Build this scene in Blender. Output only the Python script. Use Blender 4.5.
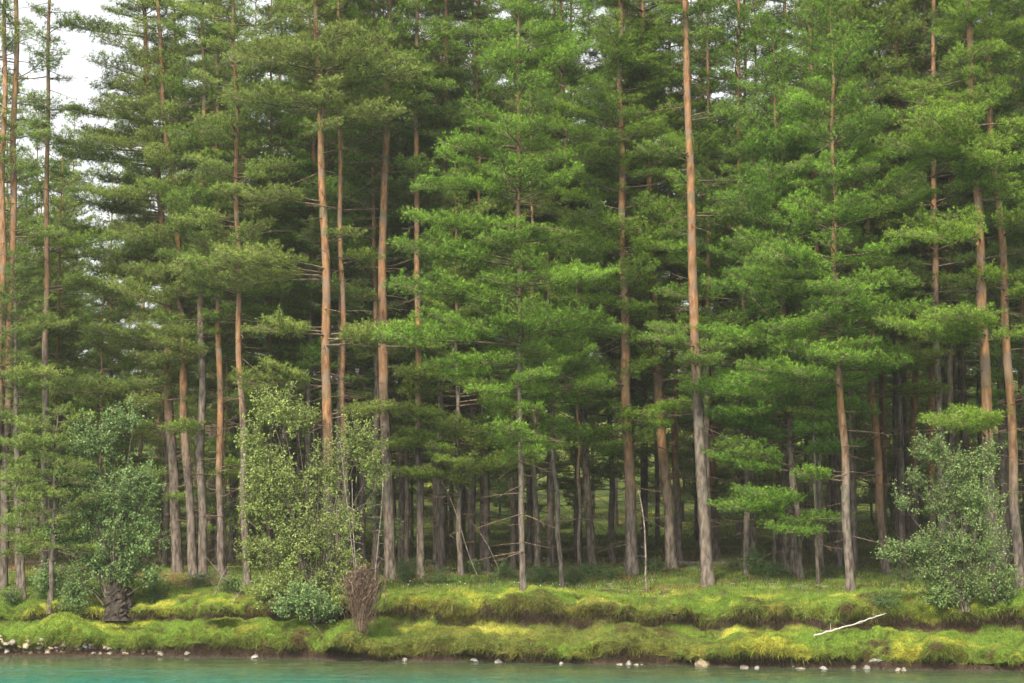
import bpy, math, time
import numpy as np
from mathutils import Vector, Matrix
from mathutils.bvhtree import BVHTree
R = math.radians
T0 = time.time()
for o in list(bpy.data.objects): bpy.data.objects.remove(o)
sc = bpy.context.scene
COL = sc.collection

# ------------------------------------------------------------------ camera
F, PITCH, CAMZ = 2100.0, R(5.5), 4.0
cam = bpy.data.cameras.new('camera'); cam.lens = F*36/1024; cam.sensor_width = 36
cam.clip_start = 0.5; cam.clip_end = 3000
camo = bpy.data.objects.new('camera', cam); COL.objects.link(camo)
camo.location = (0, 0, CAMZ); camo.rotation_euler = (math.pi/2 + PITCH, 0, 0)
sc.camera = camo

# ------------------------------------------------------------------ light
SUN_EL, SUN_AZ = R(44), R(-160)      # azimuth measured from +Y towards +X: sun to the left, behind the camera
wd = bpy.data.worlds.new('World'); sc.world = wd; wd.use_nodes = True
nt = wd.node_tree; nt.nodes.clear()
out = nt.nodes.new('ShaderNodeOutputWorld'); bg = nt.nodes.new('ShaderNodeBackground')
sky = nt.nodes.new('ShaderNodeTexSky'); sky.sky_type = 'NISHITA'; sky.sun_disc = False
sky.sun_elevation = SUN_EL; sky.sun_rotation = SUN_AZ; sky.dust_density = 4; sky.air_density = 1.0
hs = nt.nodes.new('ShaderNodeHueSaturation'); hs.inputs['Saturation'].default_value = 0.10   # thin bright overcast
nt.links.new(sky.outputs[0], hs.inputs['Color']); nt.links.new(hs.outputs[0], bg.inputs['Color'])
bg.inputs['Strength'].default_value = 0.15
nt.links.new(bg.outputs[0], out.inputs[0])
sun = bpy.data.lights.new('sun', 'SUN'); sun.energy = 3.0; sun.angle = R(6); sun.color = (1, .89, .68)
suno = bpy.data.objects.new('sun', sun); COL.objects.link(suno)
sd = Vector((math.sin(SUN_AZ)*math.cos(SUN_EL), math.cos(SUN_AZ)*math.cos(SUN_EL), math.sin(SUN_EL)))
suno.rotation_euler = sd.to_track_quat('Z', 'Y').to_euler(); suno.location = sd*60
sc.view_settings.view_transform = 'Standard'; sc.view_settings.look = 'None'
sc.view_settings.exposure = 1.08; sc.view_settings.gamma = 1
sc.cycles.max_bounces = 6; sc.cycles.diffuse_bounces = 3; sc.cycles.glossy_bounces = 2
sc.cycles.transmission_bounces = 3; sc.cycles.transparent_max_bounces = 4
sc.cycles.caustics_reflective = False; sc.cycles.caustics_refractive = False
sc.cycles.use_denoising = True

# ------------------------------------------------------------------ helpers
def ray(px, py):
    u, v = px-512.0, 341.5-py
    d = Vector((u, F*math.cos(PITCH)-v*math.sin(PITCH), F*math.sin(PITCH)+v*math.cos(PITCH)))
    return d.normalized()
def at(px, py, y):                       # world point at depth y seen at that direction
    d = ray(px, py); t = y/d.y
    return Vector((d.x*t, y, CAMZ + d.z*t))

def mesh(name, V, Fc, mats, parent=None, loc=None, tint=None, midx=None, smooth=False, link=True, quads=False):
    V = np.ascontiguousarray(V, dtype=np.float32); Fc = np.ascontiguousarray(Fc, dtype=np.int32)
    k = Fc.shape[1]
    me = bpy.data.meshes.new(name)
    me.vertices.add(len(V)); me.vertices.foreach_set('co', V.ravel())
    me.loops.add(Fc.size); me.loops.foreach_set('vertex_index', Fc.ravel())
    me.polygons.add(len(Fc))
    me.polygons.foreach_set('loop_start', np.arange(0, Fc.size, k, dtype=np.int32))
    me.polygons.foreach_set('loop_total', np.full(len(Fc), k, dtype=np.int32))
    if midx is not None: me.polygons.foreach_set('material_index', np.ascontiguousarray(midx, dtype=np.int32))
    me.polygons.foreach_set('use_smooth', np.full(len(Fc), bool(smooth)))
    for m in mats: me.materials.append(m)
    if tint is not None:
        tint = np.asarray(tint, dtype=np.float32)
        if tint.ndim == 1:
            a = me.attributes.new('tint', 'FLOAT', 'POINT'); a.data.foreach_set('value', tint)
        else:
            c = np.ones((len(V), 4), dtype=np.float32); c[:, :3] = tint
            a = me.attributes.new('col', 'FLOAT_COLOR', 'POINT'); a.data.foreach_set('color', c.ravel())
    me.update(calc_edges=True)
    if not link: return me
    o = bpy.data.objects.new(name, me); COL.objects.link(o)
    if parent is not None: o.parent = parent
    if loc is not None: o.location = loc
    return o

def tag(o, label=None, cat=None, group=None, kind=None):
    if label: o['label'] = label
    if cat: o['category'] = cat
    if group: o['group'] = group
    if kind: o['kind'] = kind
    return o
def thing(name, loc, label, cat, group=None):
    o = bpy.data.objects.new(name, None); o.empty_display_size = .2; COL.objects.link(o); o.location = loc
    return tag(o, label, cat, group)

# value noise
def _h(ix, iy, iz, s):
    n = (ix.astype(np.int64)*374761393 + iy.astype(np.int64)*668265263 + iz.astype(np.int64)*2147483647 + s*1274126177) & 0xffffffff
    n = ((n ^ (n >> 13))*1274126177) & 0xffffffff
    n = ((n ^ (n >> 15))*2246822519) & 0xffffffff
    return ((n ^ (n >> 16)) & 0xffff)/65535.0
def noise(x, y, z=0.0, s=0):
    x, y, z = np.broadcast_arrays(np.asarray(x, float), np.asarray(y, float), np.asarray(z, float))
    ix, iy, iz = np.floor(x), np.floor(y), np.floor(z)
    fx, fy, fz = x-ix, y-iy, z-iz
    fx, fy, fz = (f*f*(3-2*f) for f in (fx, fy, fz))
    r = 0
    for a in (0, 1):
        for b in (0, 1):
            for c in (0, 1):
                w = (fx if a else 1-fx)*(fy if b else 1-fy)*(fz if c else 1-fz)
                r = r + w*_h(ix+a, iy+b, iz+c, s)
    return r*2-1
def fbm(x, y, z=0.0, s=0, o=3):
    r, a = 0, 1.0
    for i in range(o):
        r = r + a*noise(x*2**i, y*2**i, np.asarray(z)*2**i, s+i); a *= .5
    return r

# ------------------------------------------------------------------ materials
def mat(name):
    m = bpy.data.materials.new(name); m.use_nodes = True
    n = m.node_tree.nodes; l = m.node_tree.links
    return m, n, l, n['Principled BSDF']
def mixc(n, l, a, b, fac, mode='MIX'):
    x = n.new('ShaderNodeMix'); x.data_type = 'RGBA'; x.blend_type = mode
    for s, v in ((6, a), (7, b), (0, fac)):
        if hasattr(v, 'is_output'): l.new(v, x.inputs[s])
        elif s == 0: x.inputs[0].default_value = v
        else: x.inputs[s].default_value = (*v, 1)
    return x.outputs[2]
def noisen(n, l, scale, detail=4, vec=None, rough=.55):
    t = n.new('ShaderNodeTexNoise'); t.inputs['Scale'].default_value = scale
    t.inputs['Detail'].default_value = detail; t.inputs['Roughness'].default_value = rough
    if vec is not None: l.new(vec, t.inputs['Vector'])
    return t.outputs['Fac']
def ramp(n, l, fac, a, b):
    r = n.new('ShaderNodeMapRange'); r.inputs['From Min'].default_value = a; r.inputs['From Max'].default_value = b
    l.new(fac, r.inputs['Value']); return r.outputs[0]

def leaf_material(name, dark, light, trans=.38, rough=.55, spec=.3, vary=.12):
    m, n, l, p = mat(name)
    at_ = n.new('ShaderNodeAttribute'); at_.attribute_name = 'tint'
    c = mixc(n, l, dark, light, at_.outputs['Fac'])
    geo = n.new('ShaderNodeNewGeometry')
    big = ramp(n, l, noisen(n, l, .55, 3, geo.outputs['Position']), .35, .65)
    hsv = n.new('ShaderNodeHueSaturation'); l.new(c, hsv.inputs['Color'])
    vr = n.new('ShaderNodeMapRange'); vr.inputs['To Min'].default_value = 1-vary*2; vr.inputs['To Max'].default_value = 1+vary*2
    l.new(big, vr.inputs['Value']); l.new(vr.outputs[0], hsv.inputs['Value'])
    oi = n.new('ShaderNodeObjectInfo'); hr = n.new('ShaderNodeMapRange')
    hr.inputs['To Min'].default_value = .485; hr.inputs['To Max'].default_value = .51
    l.new(oi.outputs['Random'], hr.inputs['Value']); l.new(hr.outputs[0], hsv.inputs['Hue'])
    l.new(hsv.outputs[0], p.inputs['Base Color']); p.inputs['Roughness'].default_value = rough
    p.inputs['Specular IOR Level'].default_value = spec
    tr = n.new('ShaderNodeBsdfTranslucent'); l.new(hsv.outputs[0], tr.inputs['Color'])
    ms = n.new('ShaderNodeMixShader'); ms.inputs[0].default_value = trans
    l.new(p.outputs[0], ms.inputs[1]); l.new(tr.outputs[0], ms.inputs[2])
    l.new(ms.outputs[0], n['Material Output'].inputs[0])
    return m
NEEDLE = [
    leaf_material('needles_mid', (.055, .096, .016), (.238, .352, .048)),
    leaf_material('needles_soft', (.068, .106, .022), (.285, .385, .078)),  # paler needles for the left trees, haze and backlight put into the colour
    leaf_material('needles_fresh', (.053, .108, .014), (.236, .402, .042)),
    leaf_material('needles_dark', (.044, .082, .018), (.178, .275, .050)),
]
LEAF_WILLOW = leaf_material('leaves_willow', (.090, .135, .030), (.330, .410, .110), .25, .5)
LEAF_ALDER = leaf_material('leaves_alder', (.050, .115, .030), (.230, .345, .115), .25, .5)
LEAF_GREY = leaf_material('leaves_grey_willow', (.055, .115, .028), (.220, .330, .105), .25, .5)
LEAF_LOW = leaf_material('leaves_low', (.035, .085, .020), (.12, .21, .045), .3)

def bark_material():
    m, n, l, p = mat('pine_bark')
    tc = n.new('ShaderNodeTexCoord'); mp = n.new('ShaderNodeMapping'); mp.inputs['Scale'].default_value = (1, 1, .28)
    l.new(tc.outputs['Object'], mp.inputs['Vector'])
    a = n.new('ShaderNodeAttribute'); a.attribute_name = 'tint'
    n1 = noisen(n, l, 9, 5, mp.outputs[0]); n2 = noisen(n, l, 2.0, 3, tc.outputs['Object'])
    grey = mixc(n, l, (.055, .043, .035), (.175, .145, .12), ramp(n, l, n1, .38, .62))
    orange = mixc(n, l, (.12, .062, .032), (.33, .175, .080), ramp(n, l, n1, .32, .66))
    orange = mixc(n, l, orange, (.19, .135, .10), ramp(n, l, n2, .45, .65))
    add = n.new('ShaderNodeMath'); add.operation = 'ADD'; l.new(a.outputs['Fac'], add.inputs[0])
    sub = n.new('ShaderNodeMath'); sub.operation = 'MULTIPLY_ADD'; l.new(n2, sub.inputs[0]); sub.inputs[1].default_value = .8; sub.inputs[2].default_value = -.4
    l.new(sub.outputs[0], add.inputs[1]); add.use_clamp = True
    c = mixc(n, l, grey, orange, add.outputs[0])
    gr = ramp(n, l, noisen(n, l, 1.1, 4, tc.outputs['Object']), .56, .75)
    c = mixc(n, l, c, (.11, .12, .07), gr)          # algae patches
    l.new(c, p.inputs['Base Color']); p.inputs['Roughness'].default_value = .9; p.inputs['Specular IOR Level'].default_value = .15
    b = n.new('ShaderNodeBump'); b.inputs['Strength'].default_value = .8; b.inputs['Distance'].default_value = .03
    l.new(n1, b.inputs['Height']); l.new(b.outputs[0], p.inputs['Normal'])
    return m
BARK = bark_material()
def wood_material(name, a, b, scale=6):
    m, n, l, p = mat(name)
    tc = n.new('ShaderNodeTexCoord')
    f = noisen(n, l, scale, 5, tc.outputs['Object'])
    l.new(mixc(n, l, a, b, ramp(n, l, f, .35, .65)), p.inputs['Base Color'])
    p.inputs['Roughness'].default_value = .85; p.inputs['Specular IOR Level'].default_value = .2
    bp = n.new('ShaderNodeBump'); bp.inputs['Strength'].default_value = .5; bp.inputs['Distance'].default_value = .02
    l.new(f, bp.inputs['Height']); l.new(bp.outputs[0], p.inputs['Normal'])
    return m
LIMB = wood_material('limb_bark', (.07, .050, .036), (.19, .135, .095))
TWIG = wood_material('grey_twigs', (.08, .065, .052), (.24, .205, .17))
STEM = wood_material('shrub_stems', (.05, .04, .03), (.16, .13, .10))
DRIFT = wood_material('bleached_wood', (.30, .27, .23), (.52, .48, .42), 14)
ROOT = wood_material('dry_roots', (.06, .042, .03), (.20, .135, .095), 10)
STUMP = wood_material('dark_stump', (.020, .016, .013), (.065, .05, .038), 8)
STONE = wood_material('pale_stone', (.14, .122, .10), (.32, .285, .235), 5)
STONE2 = wood_material('grey_stone', (.16, .15, .13), (.36, .34, .31), 5)
STONE3 = wood_material('tan_stone', (.30, .23, .15), (.46, .37, .25), 5)

def attr_material(name, rough=.95, bump=0.0, trans=0.0, nscale=25):
    m, n, l, p = mat(name)
    a = n.new('ShaderNodeAttribute'); a.attribute_name = 'col'
    geo = n.new('ShaderNodeNewGeometry'); f = noisen(n, l, nscale, 5, geo.outputs['Position'])
    mr = n.new('ShaderNodeMapRange'); mr.inputs['From Min'].default_value = .3; mr.inputs['From Max'].default_value = .7
    mr.inputs['To Min'].default_value = .6; mr.inputs['To Max'].default_value = 1.35; l.new(f, mr.inputs['Value'])
    hsv = n.new('ShaderNodeHueSaturation'); l.new(a.outputs['Color'], hsv.inputs['Color']); l.new(mr.outputs[0], hsv.inputs['Value'])
    l.new(hsv.outputs[0], p.inputs['Base Color']); p.inputs['Roughness'].default_value = rough; p.inputs['Specular IOR Level'].default_value = .15
    if bump:
        b = n.new('ShaderNodeBump'); b.inputs['Strength'].default_value = bump; b.inputs['Distance'].default_value = .05
        l.new(f, b.inputs['Height']); l.new(b.outputs[0], p.inputs['Normal'])
    if trans:
        tr = n.new('ShaderNodeBsdfTranslucent'); l.new(hsv.outputs[0], tr.inputs['Color'])
        ms = n.new('ShaderNodeMixShader'); ms.inputs[0].default_value = trans
        l.new(p.outputs[0], ms.inputs[1]); l.new(tr.outputs[0], ms.inputs[2]); l.new(ms.outputs[0], n['Material Output'].inputs[0])
    return m
GROUND = attr_material('forest_floor', .95, 1.0)
BLADE = attr_material('grass_blades', .7, 0, .3, 3)

# ------------------------------------------------------------------ ground with the two-step river bank
def shore(x):
    return 71.3 - .29*x - .0016*x*x + .45*noise(x*.22, 3.1, 0, 5) + .22*noise(x*.9, 7.7, 0, 6)
xs = np.concatenate([-np.geomspace(22.5, 420, 34)[::-1], np.arange(-22, 22.01, .09), np.geomspace(22.5, 420, 34)])
def step2(x):                                  # how strongly the upper mossy step is formed
    a = np.clip((x+15.0)/5.0, .18, 1)
    return np.clip(a + .5*noise(x*.42, 1.3, 0, 11), .08, 1.2)
def profile(x):
    s2 = step2(x); w = .85*noise(x*.30, 9.2, 0, 12) + .3*noise(x*.95, 4.2, 0, 15); h1 = 1 + .38*noise(x*.5, 2.2, 0, 13)
    lw = np.clip((-x-12)/5.0, 0, 1)            # the low stony beach at the west end
    u = .10*noise(x*1.7, .4, 0, 14); q = 1.62+w
    o = np.ones_like(x)
    P = [(-75*o, -4.5*o), (-30*o, -3.2*o), (-8*o, -1.5*o), (-2.2*o, -.55*o), (-.7-lw*.5, -.16*o), (0-.7*lw, .02*o), (.10*o, .20-.08*lw),
         (.10+.1*lw, .26*h1-.04*lw), (-.10+u+.2*lw, .36*h1), (-.07+u+.2*lw, .50*h1), (.16+.2*lw, .70*h1), (.7*o, .80*h1), (q-.35, .98*h1),
         (q+.02, 1.05*o), (q+.10, 1.10+.18*s2), (q-.02*s2, 1.12+.42*s2), (q-.14*s2+u, 1.14+.58*s2), (q-.04*s2, 1.15+.72*s2), (q+.30, 1.20+.79*s2),
         (q+1.1, 1.45+.65*s2), (q+2.6, 1.78+.42*s2), (7.0*o, 2.38*o), (11*o, 2.72*o), (18*o, 3.1*o), (30*o, 3.5*o), (55*o, 4.6*o), (110*o, 8.5*o), (420*o, 40*o)]
    return P
seg_n = [2, 3, 4, 4, 4, 4, 4, 4, 4, 4, 4, 7, 10, 5, 5, 5, 4, 4, 5, 10, 13, 20, 18, 24, 18, 16, 10, 6]
P = np.array([[a, b] for a, b in profile(xs)])          # K,2,X
rows, kpar = [], []
K = len(P)
for k in range(K-1):
    p0, p1, p2, p3 = P[max(k-1, 0)], P[k], P[k+1], P[min(k+2, K-1)]
    lin = k < 4 or k > 20
    for i in range(seg_n[k]):
        t = i/seg_n[k]
        if lin: r = p1*(1-t)+p2*t
        else: r = .5*((2*p1)+(-p0+p2)*t+(2*p0-5*p1+4*p2-p3)*t*t+(-p0+3*p1-3*p2+p3)*t**3)
        rows.append(r); kpar.append(k+t)
rows.append(P[-1]); kpar.append(K-1)
rows = np.array(rows); kpar = np.array(kpar)              # R,2,X
RN, XN = len(rows), len(xs)
Gx = np.broadcast_to(xs, (RN, XN)).copy(); Gd = rows[:, 0, :].copy(); Gz = rows[:, 1, :].copy()
Gy = shore(xs)[None, :] + Gd
kk = kpar[:, None]
near = np.clip((kk-6.5)/1.5, 0, 1)*np.clip((60-Gd)/30, 0, 1)*np.clip((40-np.abs(Gx))/12, 0, 1)
face = np.exp(-((kk-9)/2.2)**2)+np.exp(-((kk-16)/2.2)**2)
big = fbm(Gx*.55, Gy*.55, Gz*.8, 21, 3); mid = fbm(Gx*1.8, Gy*1.8, Gz*2.0, 25, 3)
humm = np.abs(fbm(Gx*2.6, Gy*2.2, Gz*2.4, 31, 2))
soft = np.clip(1-(Gd-6)/8, .35, 1)
Gz += near*soft*(.10*big + .05*mid - .09*humm + .05)
lobe = fbm(Gx*1.05, Gd*.35, Gz*.7, 35, 2)
Gy += -face*near*(.22*mid + .38*lobe - .30*humm + .05)
Gz += near*(face*(.16*lobe-.12*humm) + .10*np.exp(-((Gd-3)/3.0)**2)*lobe)
Gx += face*near*.05*noise(Gx*3, Gz*3, Gy, 41)
def worley(x, y, z, s):
    ix, iy, iz = np.floor(x), np.floor(y), np.floor(z); m = np.full(x.shape, 9.0)
    for a in (-1, 0, 1):
        for b in (-1, 0, 1):
            for c in (-1, 0, 1):
                u, v, w = ix+a, iy+b, iz+c
                d2 = (u+_h(u, v, w, s)-x)**2+(v+_h(u, v, w, s+1)-y)**2+(w+_h(u, v, w, s+2)-z)**2
                m = np.minimum(m, d2)
    return np.sqrt(m)
wob = .3*mid
lump = np.sqrt(np.clip(1-(worley(Gx*1.25+wob, Gy*1.25, Gz*1.7, 301)/.86)**2, 0, 1)); lump2 = np.sqrt(np.clip(1-(worley(Gx*3.1, Gy*3.1+wob, Gz*3.6, 311)/.86)**2, 0, 1))
lsum = .68*lump+.32*lump2
bankz = near*np.clip((5.5-Gd)/2.5, 0, 1)
Gy -= bankz*np.clip(face*1.2, 0, 1)*(.44*lsum-.22)
Gz += bankz*(.33*lsum-.16)*np.clip((kk-7)/2, 0, 1)
GV = np.stack([Gx, Gy, Gz], -1).reshape(-1, 3)
i = np.arange(RN-1)[:, None]*XN + np.arange(XN-1)[None, :]
GF = np.stack([i, i+1, i+1+XN, i+XN], -1).reshape(-1, 4)
# moss, soil, wet bed and needle litter, brighter yellow patches on the bank
g3 = GV
def moss_colour(x, y, z, rs):
    """patches of moss species, grass and heath: colour of the cover at a point, brighter yellow over the bank tops"""
    a = fbm(x*.5, y*.8, z, 51, 3)[:, None]; b = fbm(x*1.5, y*1.8, z*2, 55, 3)[:, None]; c = fbm(x*.28, y*.5, 0, 59, 2)[:, None]
    green = np.array([.175, .27, .038]); yel = np.array([.42, .42, .060]); olive = np.array([.14, .135, .038]); brown = np.array([.115, .072, .038])
    f = np.clip(a*.9+b*.7-.05, 0, 1)
    col = green*(1-f)+yel*f
    ye = np.clip((fbm(x*.8, y*1.4, z*2, 57, 2)[:, None]-.25)*2.2, 0, 1)*np.clip((y-shore(x))[:, None]-.6, 0, 1)*np.clip(4.5-(y-shore(x))[:, None], 0, 1); col = col*(1-ye)+np.array([.50, .50, .085])*ye
    g = np.clip((-b*1.0 - .35)*2.0, 0, .85); col = col*(1-g)+brown*g
    h = np.clip(c*1.5-.2, 0, .6); col = col*(1-h)+olive*h
    return col
d_all = Gd.reshape(-1); kf = np.broadcast_to(kk, (RN, XN)).reshape(-1)
mc = moss_colour(g3[:, 0], g3[:, 1], g3[:, 2], 0)*.62
crev = (np.clip(1-lsum*1.7, 0, 1)*(bankz > .05)).reshape(-1)
soil = np.array([.062, .040, .028]); wet = np.array([.055, .05, .035]); litter = np.array([.17, .078, .038])
nb = fbm(g3[:, 0]*1.3, g3[:, 2]*3, g3[:, 1]*.5, 61, 3)
lip1 = np.clip(1-(np.abs(kf-5.9)-1.2+nb*1.1)/.5, 0, 1)
lip2 = np.clip(1-(np.abs(kf-14.0)-.8+nb*1.1)/.5, 0, 1)*np.clip(nb+.9, 0, 1)
lipm = np.maximum(np.maximum(lip1, lip2), .8*crev)[:, None]
mc = mc*(1-lipm)+soil*lipm
under = (kf < 5.2)[:, None]; mc = np.where(under, wet, mc)
lt = np.clip(.4*(d_all-6)/6 + 1.2*fbm(g3[:, 0]*.25, g3[:, 1]*.3, 0, 65, 3) - .15, 0, .9)[:, None]*np.clip((45-d_all)/20, 0, 1)[:, None]
mc = mc*(1-lt)+litter*lt
gobj = mesh('ground', GV, GF, [GROUND], tint=mc, smooth=True); tag(gobj, kind='structure')
gcov_lt = lt[:, 0]
bv = BVHTree.FromPolygons([tuple(v) for v in GV.tolist()], GF.tolist())
def gz(x, y):
    h = bv.ray_cast(Vector((x, y, 60)), Vector((0, 0, -1)))[0]
    return h.z if h else 0.0
def hit(px, py):
    h = bv.ray_cast(Vector((0, 0, CAMZ)), ray(px, py))[0]
    return h
def ground_at(px, py, dflt=84):
    h = hit(px, py)
    if h is None or h.y > 135:
        p = at(px, py, dflt); return Vector((p.x, p.y, gz(p.x, p.y)))
    return h
print('ground', round(time.time()-T0, 1))

# ------------------------------------------------------------------ water
def water():
    m, n, l, p = mat('glacial_water')
    tc = n.new('ShaderNodeTexCoord'); mp = n.new('ShaderNodeMapping'); mp.inputs['Scale'].default_value = (.35, 1, 1)
    l.new(tc.outputs['Object'], mp.inputs['Vector'])
    n1 = noisen(n, l, 1.6, 5, mp.outputs[0], .6); n2 = noisen(n, l, .18, 2, mp.outputs[0])
    sp = n.new('ShaderNodeSeparateXYZ'); l.new(tc.outputs['Object'], sp.inputs[0])
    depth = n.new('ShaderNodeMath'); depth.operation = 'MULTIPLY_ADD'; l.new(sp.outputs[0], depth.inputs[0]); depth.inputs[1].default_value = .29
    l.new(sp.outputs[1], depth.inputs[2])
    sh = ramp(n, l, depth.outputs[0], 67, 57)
    mm = n.new('ShaderNodeMath'); mm.operation = 'MULTIPLY'; l.new(sh, mm.inputs[0]); l.new(ramp(n, l, n2, .45, .65), mm.inputs[1]); m2 = mm.outputs[0]
    c = mixc(n, l, (.070, .095, .045), (.018, .165, .130), sh)       # the shallows show the brown bed, deep water its milky turquoise
    c = mixc(n, l, c, (.035, .175, .135), m2)
    c2 = mixc(n, l, c, (.045, .065, .030), ramp(n, l, depth.outputs[0], 67.5, 71.2))  # the bank's dark reflection painted into the colour along the shore
    l.new(c2, p.inputs['Base Color']); p.inputs['Specular IOR Level'].default_value = .3; p.inputs['Roughness'].default_value = .07; p.inputs['IOR'].default_value = 1.33
    b = n.new('ShaderNodeBump'); b.inputs['Strength'].default_value = .5; b.inputs['Distance'].default_value = .12
    l.new(n1, b.inputs['Height']); l.new(b.outputs[0], p.inputs['Normal'])
    wx = np.concatenate([-np.geomspace(30, 420, 10)[::-1], np.linspace(-29, 29, 420), np.geomspace(30, 420, 10)])
    wy = np.concatenate([np.linspace(-70, 45, 24), np.linspace(45.5, 95, 380)])
    X, Y = np.meshgrid(wx, wy)
    near = np.clip((32-np.abs(X))/4, 0, 1)*np.clip((Y-45)/4, 0, 1)
    Z = near*(.020*fbm(X*.7, Y*2.2, 0, 71, 3) + .012*fbm(X*2.2, Y*6.5, 0, 75, 2))
    V = np.stack([X, Y, Z], -1).reshape(-1, 3)
    nx = len(wx); i = np.arange(len(wy)-1)[:, None]*nx + np.arange(nx-1)[None, :]
    tag(mesh('river_water', V, np.stack([i, i+1, i+1+nx, i+nx], -1).reshape(-1, 4), [m], smooth=True), kind='structure')
water()

# ------------------------------------------------------------------ tubes and sprays
def tube(pts, rad, sides=5, jit=0.0, rng=None):
    pts = np.asarray(pts, float); rad = np.asarray(rad, float); n = len(pts)
    tg = np.gradient(pts, axis=0); tg /= np.linalg.norm(tg, axis=1, keepdims=True)+1e-9
    up = np.array([0, 0, 1.0]) if abs(tg[0][2]) < .8 else np.array([1.0, 0, 0])
    a = np.cross(tg, up); a /= np.linalg.norm(a, axis=1, keepdims=True)+1e-9
    b = np.cross(tg, a)
    th = np.linspace(0, 2*np.pi, sides, endpoint=False)
    rr = rad[:, None]*np.ones((n, sides))
    if jit: rr = rr*(1+jit*rng.standard_normal((n, sides)))
    V = pts[:, None, :] + rr[..., None]*(np.cos(th)[None, :, None]*a[:, None, :] + np.sin(th)[None, :, None]*b[:, None, :])
    i = np.arange(n-1)[:, None]*sides; j = np.arange(sides)[None, :]; j2 = (j+1) % sides
    q = np.stack([i+j, i+j2, i+j2+sides, i+j+sides], -1).reshape(-1, 4)
    Fc = np.concatenate([q[:, [0, 1, 2]], q[:, [0, 2, 3]]])
    cap = np.array([[(n-1)*sides, (n-1)*sides+k, (n-1)*sides+k+1] for k in range(1, sides-1)])
    return V.reshape(-1, 3), np.concatenate([Fc, cap])
def join(parts):
    Vs, Fs, o = [], [], 0
    for V, Fc in parts:
        Vs.append(V); Fs.append(Fc+o); o += len(V)
    return (np.concatenate(Vs), np.concatenate(Fs)) if Vs else (np.zeros((0, 3)), np.zeros((0, 3), int))
def norm(v): return v/(np.linalg.norm(v, axis=-1, keepdims=True)+1e-9)

def needles(pos, dr, rng, per, ln=.085, wid=.016, shoot=.14):
    """blade-like needles bristling round each shoot"""
    n = len(pos)
    t = rng.random((n, per))**.8
    base = pos[:, None, :] + dr[:, None, :]*(t*shoot)[..., None]
    rad = rng.standard_normal((n, per, 3)); rad -= (rad*dr[:, None, :]).sum(-1, keepdims=True)*dr[:, None, :]
    rad = norm(rad)
    nd = norm(dr[:, None, :]*rng.uniform(.35, 1.1, (n, per, 1)) + rad*.85 + np.array([0, 0, .12]))
    side = norm(np.cross(nd, rng.standard_normal((n, per, 3))))
    L = (ln*rng.uniform(.7, 1.25, (n, per)))[..., None]; w = (wid*rng.uniform(.7, 1.3, (n, per)))[..., None]
    tri = np.stack([base-side*w*.5, base+side*w*.5, base+nd*L], -2).reshape(-1, 3)
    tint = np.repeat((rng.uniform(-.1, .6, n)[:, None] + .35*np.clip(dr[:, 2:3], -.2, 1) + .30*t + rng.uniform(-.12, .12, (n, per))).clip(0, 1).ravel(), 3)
    return tri, tint

SHOOTS = 4
def make_bough(L, rng, dense=1.0):
    """one living pine bough along +x: bare inner limb, fanned side branchlets carrying upturned tufts"""
    wood = []; sp, sd_ = [], []
    rise = rng.uniform(-.02, .14); sag = rng.uniform(.02, .10); bend = rng.uniform(-.18, .18)
    xx = np.linspace(0, L, 8); zz = rise*xx - sag*xx*xx/L*1.4 + .10*L*(xx/L)**4; yy = bend*L*(xx/L)**2*.5 + .03*L*np.sin(xx/L*7+rng.random()*6)
    r0 = .010+.0105*L
    wood.append(tube(np.stack([xx, yy, zz], 1), np.linspace(r0, .006, 8), 4))
    start = rng.uniform(.18, .42) if L > 1.3 else .12
    nb = int(5+L*4.2)
    for kx, t in enumerate(np.linspace(start, 1.0, nb)):
        t = min(1, t+rng.uniform(-.02, .02)); p = np.array([np.interp(t*L, xx, yy) for _ in (0,)])
        o = np.array([t*L, np.interp(t*L, xx, yy), np.interp(t*L, xx, zz)])
        w = L*(.42*math.sin(math.pi*min(1, (t-start)/(1.02-start)*.80+.18))+.05)*rng.uniform(.6, 1.15)
        for s in ((-1, 1) if t < .97 else (-1, 0, 1)):
            if rng.random() < .10: continue
            ang = s*rng.uniform(.55, 1.05) if s else 0
            dd = np.array([math.cos(ang), math.sin(ang), rng.uniform(-.02, .16)])
            ll = w if s else .3
            m = max(3, int(ll/.11)); tt = np.linspace(0, 1, m)
            curve = o + dd*(ll*tt)[:, None]; curve[:, 2] += .10*ll*tt**2 + rng.uniform(-.04, .04)*tt
            if ll > .25: wood.append(tube(curve[[0, m//2, -1]], [.008, .006, .004], 3))
            nc = max(1, int(ll/.19))
            tc_ = (np.arange(nc)+.75+rng.uniform(-.2, .2, nc))/nc; tc_ = np.minimum(tc_, 1)
            c = np.stack([np.interp(tc_, tt, curve[:, j]) for j in range(3)], 1)
            c += rng.normal(0, 1, c.shape)*np.array([.04, .04, .03])
            for rep in range(SHOOTS):
                e = norm(dd*.55 + rng.normal(0, .62, (len(c), 3)) + np.array([0, 0, .38]))
                q = c + e*rng.uniform(.0, .07, (len(c), 1))
                sp.append(q); sd_.append(e)
    sp = np.concatenate(sp); sd_ = np.concatenate(sd_)
    nv, nt_ = needles(sp, sd_, rng, 7, .105, .019, .13)
    wv, wf = join(wood)
    return nv, nt_, wv, wf
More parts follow.
